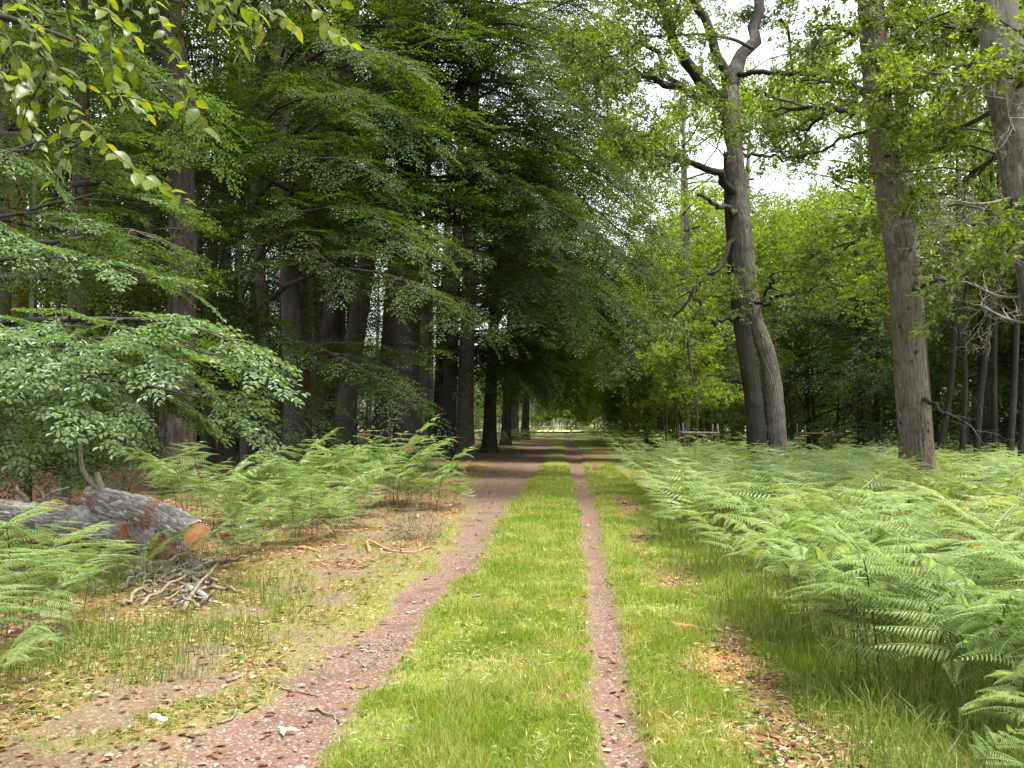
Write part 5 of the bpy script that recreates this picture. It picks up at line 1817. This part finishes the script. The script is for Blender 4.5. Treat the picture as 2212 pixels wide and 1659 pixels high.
# ------------------------------------------------------------------ sticks, stakes and small ground things
def stick(uvs, w, label, mat='stick', group=None, name='fallen_stick', k=6, lift=.012, n=10, jit=.004, cat='stick', forks=0):
    P = []
    for u, v, *hh in uvs:
        Y = 3066 / (v - 915)
        p = at(u, v, Y)
        p.z = gz(p.x, p.y) + lift + (hh[0] if hh else 0)
        P.append(p)
    b = Vector((P[0].x, P[0].y, gz(P[0].x, P[0].y)))
    C = spline(loc_of(P, b), n)[0]
    C[1:-1] += rng.normal(0, jit, C[1:-1].shape)
    Y = P[0].y
    tb = Tubes().add(np.concatenate([C[:1] + 1e-3, C, C[-1:] + 1e-3]), np.concatenate([[.001], np.linspace(w, w * .6, n), [.001]]) * Y / F / 2, k, .2)
    for i in range(forks):
        j = int(rng.integers(2, n - 1))
        dead_twigs(tb, C[j], nrm(C[j] - C[j - 1] + rng.normal(0, .5, 3) * .6 + np.array([0, 0, .3])), .3, .005, 1, 3)
    o = link(name, tb.mesh(name, M[mat]))
    o.location = b
    return tag(o, label, cat, group)


stick([(682, 1517), (700, 1527), (722, 1535), (735, 1545)], 7, 'dark crooked stick ending at a pale stone in the left rut')
stick([(590, 1478), (630, 1482), (655, 1484), (690, 1492)], 5, 'long thin wavy stick lying across the edge of the left rut')
stick([(503, 1540), (512, 1530), (500, 1548), (470, 1562)], 8, 'short grey stick among dry leaves in the lower left')
stick([(490, 1478), (515, 1468), (538, 1452)], 7, 'straight tan stick among dry leaves left of the rut', 'rail_wood')
stick([(645, 1185), (670, 1190), (690, 1196)], 11, 'orange barkless stick lying under the bracken left of the path', 'red_wood')
stick([(797, 1196), (798, 1176, .03), (815, 1182, .02), (850, 1193), (880, 1196), (930, 1182)], 8, 'forked orange branch lying on the left verge with fine twigs', 'red_wood', n=16, forks=2)
stick([(815, 1395), (795, 1394), (778, 1393)], 6, 'white peeled stick beside the wood chips in the left rut', 'white_wood')
stick([(1450, 1343), (1480, 1346), (1510, 1350), (1540, 1352)], 12, 'long brown strip of bark on the right verge above the sawdust', 'red_wood')
stick([(1478, 1432), (1490, 1420), (1488, 1440)], 6, 'small dark stick lying on the orange sawdust')
stick([(1300, 1650), (1320, 1640), (1350, 1652)], 4, 'thin dark twig across the right rut at the bottom')
stick([(1295, 1395), (1315, 1398), (1330, 1408)], 4, 'thin twig across the right rut below the middle')
stick([(1345, 1448), (1370, 1452), (1392, 1472)], 5, 'small dark twig on the grass right of the right rut')
stick([(1020, 1290), (1050, 1285), (1085, 1288)], 5, 'thin branched twig on the central grass strip', forks=2)
stick([(1845, 1498), (1875, 1505), (1915, 1520)], 9, 'dead brown stick in grass under the front bracken')
stick([(2050, 1420), (2110, 1432), (2180, 1405)], 6, 'bent dead stem lying in grass at the lower right', 'dead_wood')
# brush pile below the log
for i in range(38):
    u, v = U(240, 430), U(1220, 1330)
    a, L = U(-.7, .7), U(40, 120)
    stick([(u, v), (u + L * .5 * math.cos(a), v + L * .28 * math.sin(a), U(.02, .10)), (u + L * math.cos(a), v + L * .5 * math.sin(a), U(0, .18))], U(6, 13),
          'dark lichen-flecked stick of the brush pile in front of the log', 'grey_stick' if rng.random() < .35 else 'stick', 'brush pile sticks', forks=1 if i % 3 == 0 else 0, jit=.012)
stick([(290, 1225, .05), (310, 1238, .05), (340, 1250, .03)], 24, 'thick dark branch on top of the brush pile', 'stick')
stick([(405, 1292, .05), (425, 1300, .06), (452, 1312, .03)], 20, 'short lichen covered branch at the right end of the brush pile', 'grey_stick')
stick([(395, 1335, .02), (425, 1300, .1), (470, 1265, .2)], 12, 'upright slanting branch leaning out of the brush pile', 'stick')
# heather-like twiggy bush on the left verge
p = at(900, 1165, 12.3)
hb = thing('twiggy_bush', (p.x, p.y, gz(p.x, p.y)), 'low bare twiggy bush beside the left rut', 'bush')
tb, lv = Tubes(), Leaves()
for i in range(16):
    dead_twigs(tb, (U(-.3, .3), U(-.2, .2), 0), (rng.normal(.2, .7), rng.normal(0, .6), U(.2, 1)), U(.3, .6), .005, 1, 3)
V = np.concatenate(tb.V)
s_ = rng.integers(len(V), size=2600)
lv.add(V[s_], rng.normal(0, 1, (2600, 3)), rng.normal(0, 1, (2600, 3)), rng.uniform(.01, .022, 2600), rng.uniform(.004, .008, 2600))
link('twigs', tb.mesh('twigs', M['stick']), hb)
link('foliage', lv.mesh('foliage', M['heather']), hb, 'stuff')


def lump(name, u, v, size, mat, label, cat, flat=.6, seed=0):
    Y = 3066 / (v - 915)
    p = at(u, v, Y)
    r = np.random.default_rng(seed)
    n, k = 7, 10
    V = []
    for i in range(n):
        ph = PI * i / (n - 1)
        for j in range(k):
            q = 1 + .35 * (r.random() - .5)
            V.append([size * q * math.sin(ph) * math.cos(2 * PI * j / k), size * .8 * q * math.sin(ph) * math.sin(2 * PI * j / k), size * flat * q * math.cos(ph)])
    i, j = np.meshgrid(np.arange(n - 1), np.arange(k), indexing='ij')
    Q = np.stack([i * k + j, (i + 1) * k + j, (i + 1) * k + (j + 1) % k, i * k + (j + 1) % k], -1).reshape(-1, 4)
    o = link(name, mesh_np(name, np.array(V), [Q], M[mat], True))
    o.location = (p.x, p.y, gz(p.x, p.y) + size * flat * .6)
    return tag(o, label, cat)


lump('stone', 741, 1545, .028, 'rail_wood', 'pale tan stone at the end of the crooked stick', 'stone', seed=1)
lump('stone', 648, 1640, .035, 'stone', 'smooth grey stone in the left rut at the bottom', 'stone', .35, seed=2)
lump('wood_fragment', 1050, 1396, .022, 'white_wood', 'small white wood fragment on the central grass', 'wood chip', seed=3)
lump('wood_fragment', 1165, 1430, .028, 'white_wood', 'flat cream wood fragment on the grass by the right rut', 'wood chip', .3, seed=4)
lump('lichen_tuft', 335, 1558, .035, 'lichen', 'pale mint lichen tuft on dry leaves in the lower left', 'lichen', .45, seed=5)
lump('lichen_tuft', 352, 1562, .03, 'lichen', 'narrower pale lichen tuft touching the mint lichen', 'lichen', .35, seed=6)
lump('wood_fragment', 690, 1207, .03, 'white_wood', 'white chip at the tip of the orange stick', 'wood chip', .6, seed=7)
# fallen green oak leaf in the left rut
Yq = 3066 / (1572 - 915)
p = at(615, 1572, Yq)
t = np.linspace(0, 1, 15)
hw = .17 * np.sin(PI * t ** .75) * (1 + .28 * np.cos(t * 26))
hw[0] = hw[-1] = .015
c = np.stack([t, 0 * t, .06 * np.sin(t * 4)], -1)
V = np.concatenate([c, c + np.stack([0 * t, hw, .3 * hw], -1), c + np.stack([0 * t, -hw, .3 * hw], -1)])
q = []
for i in range(14): q += [[i, i + 1, 15 + i + 1, 15 + i], [i + 1, i, 30 + i, 30 + i + 1]]
M['fresh_leaf'] = flat_mat('fallen_oak_leaf', [(.3, (.26, .32, .14)), (.7, (.42, .46, .24))], 4, .6, 0)
for dx, rz, s in ((-.02, .1, .10), (.0, 2.4, .09), (-.01, -1.2, .075)):
    o = link('oak_leaf', mesh_np('oak_leaf', V, [np.array(q)], M['fresh_leaf'], True))
    o.location = (p.x + dx, p.y, gz(p.x, p.y) + .018)
    o.rotation_euler = (.15, -.1, rz)
    o.scale = (s,) * 3
    tag(o, 'pale green lobed oak leaf lying in the left rut', 'leaf', 'fallen green oak leaves')


# staked saplings
def box(tb_V, tb_Q, a, b, w):
    pass


def staked(u, Y, label, wid, hgt=1.3, rails=2, seed=0):
    p = at(u, 915, Y)
    z = gz(p.x, p.y)
    root = thing('tree_guard', (p.x, p.y, z), label, 'tree guard')
    for sx, sy in ((-1, -1), (1, -1), (1, 1), (-1, 1)):
        tb = Tubes().add([(sx * wid, sy * wid, -.1), (sx * wid + U(-.03, .03), sy * wid, hgt * .6), (sx * wid + U(-.04, .04), sy * wid, hgt * U(.95, 1.08)), (sx * wid, sy * wid, hgt * 1.05)], [.032, .032, .03, .001], 7)
        link('post', tb.mesh('post', M['post_wood']), root)
    for i in range(4):
        a, b = [((-1, -1), (1, -1)), ((1, -1), (1, 1)), ((1, 1), (-1, 1)), ((-1, 1), (-1, -1))][i]
        zz = hgt * (.82 if i % 2 == 0 else .76)
        tb = Tubes().add([(a[0] * wid * 1.12, a[1] * wid * 1.12, zz), (b[0] * wid * 1.12, b[1] * wid * 1.12, zz + U(-.03, .03))], .026, 6)
        link('rail', tb.mesh('rail', M['rail_wood']), root)
    return root


staked(1508, 34, 'staked timber guard round the sapling left of the forked oak', .62, 1.5)
staked(1768, 33, 'staked timber guard in the bracken between the two oaks', .62, 1.55)
for u, Y, h, lab in [(1500, 34.2, 6.5, 'slender sapling growing inside the timber guard'), (1462, 36, 5, 'slim sapling left of the guarded sapling'), (1440, 39, 5.5, 'slim sapling at the edge of the far beeches'), (1545, 40, 5, 'slim sapling between the guard and the forked oak')]:
    p = at(u, 915, Y)
    b = (p.x, p.y, gz(p.x, p.y))
    root = thing('sapling', b, lab, 'tree', 'saplings right of the path')
    pts = [Vector((0, 0, -.1)), Vector((U(-.1, .1), 0, h * .35)), Vector((U(-.25, .25), 0, h * .7)), Vector((U(-.2, .2), 0, h))]
    link('trunk', bark_tube('trunk', pts, [.06, .05, .035, .01], M['limb_bark'], k=8, n=16, mode='smooth', amp=.1), root)
    lv, tw = Leaves(), Tubes()
    for i in range(12):
        P = wander((0, 0, h * (.3 + .055 * i)), U(0, 6.28), .6, U(.8, 1.7), .5)
        tw.add(P, np.linspace(.015, .005, len(P)), 4)
        clothe_oak(P, lv, tw, OS, .5, scale=.7, k3=False)
    link('twigs', tw.mesh('twigs', M['limb_bark']), root, 'stuff')
    link('crown', lv.mesh('crown', M['wood_leaf']), root, 'stuff')

# the bright end of the path: two leaning poles and a pole barrier with posts
for u, sx, lab in ((1172, 1, 'leaning pale pole left of the path at its bright end'), (1246, -1, 'leaning pale pole right of the path at its bright end')):
    p = at(u, 915, 118)
    o = link('pole', Tubes().add([(0, 0, 0), (sx * .6, 0, .5), (sx * 1.2, 0, 1.0)], .05, 7).mesh('pole', M['white_wood']))
    o.location = (p.x, p.y, gz(p.x, p.y))
    tag(o, lab, 'pole')
bar = thing('pole_barrier', (-.4, 165, gz(-.4, 165)), 'low timber pole barrier across the far clearing', 'barrier')
for sx in (-3.2, 0.2, 3.2): link('post', Tubes().add([(sx, 0, -.1), (sx, 0, 1.3), (sx, 0, 1.32)], [.11, .11, .01], 8).mesh('post', M['rail_wood']), bar)
link('rail', Tubes().add([(-3.6, -.12, 1.0), (3.6, -.12, 1.0)], .08, 8).mesh('rail', M['rail_wood']), bar)
for u, lab in ((1195, 'tall pale post on the left side of the far clearing'), (1233, 'tall pale post on the right side of the far clearing')):
    p = at(u, 915, 140)
    o = link('marker_post', Tubes().add([(0, 0, -.1), (0.05, 0, 2.4), (0.05, 0, 2.45)], [.13, .12, .01], 8).mesh('marker_post', M['rail_wood']))
    o.location = (p.x, p.y, gz(p.x, p.y))
    tag(o, lab, 'post')

for o in bpy.data.objects:
    if 'used' in o: del o['used']
tri = {}
for me in bpy.data.meshes: tri[me.name] = sum(len(p.vertices) - 2 for p in []) + len(me.loops) - 2 * len(me.polygons)
print('TRIS', sum(tri.values()), sorted(tri.items(), key=lambda a: -a[1])[:14], 'objects', len(bpy.data.objects))
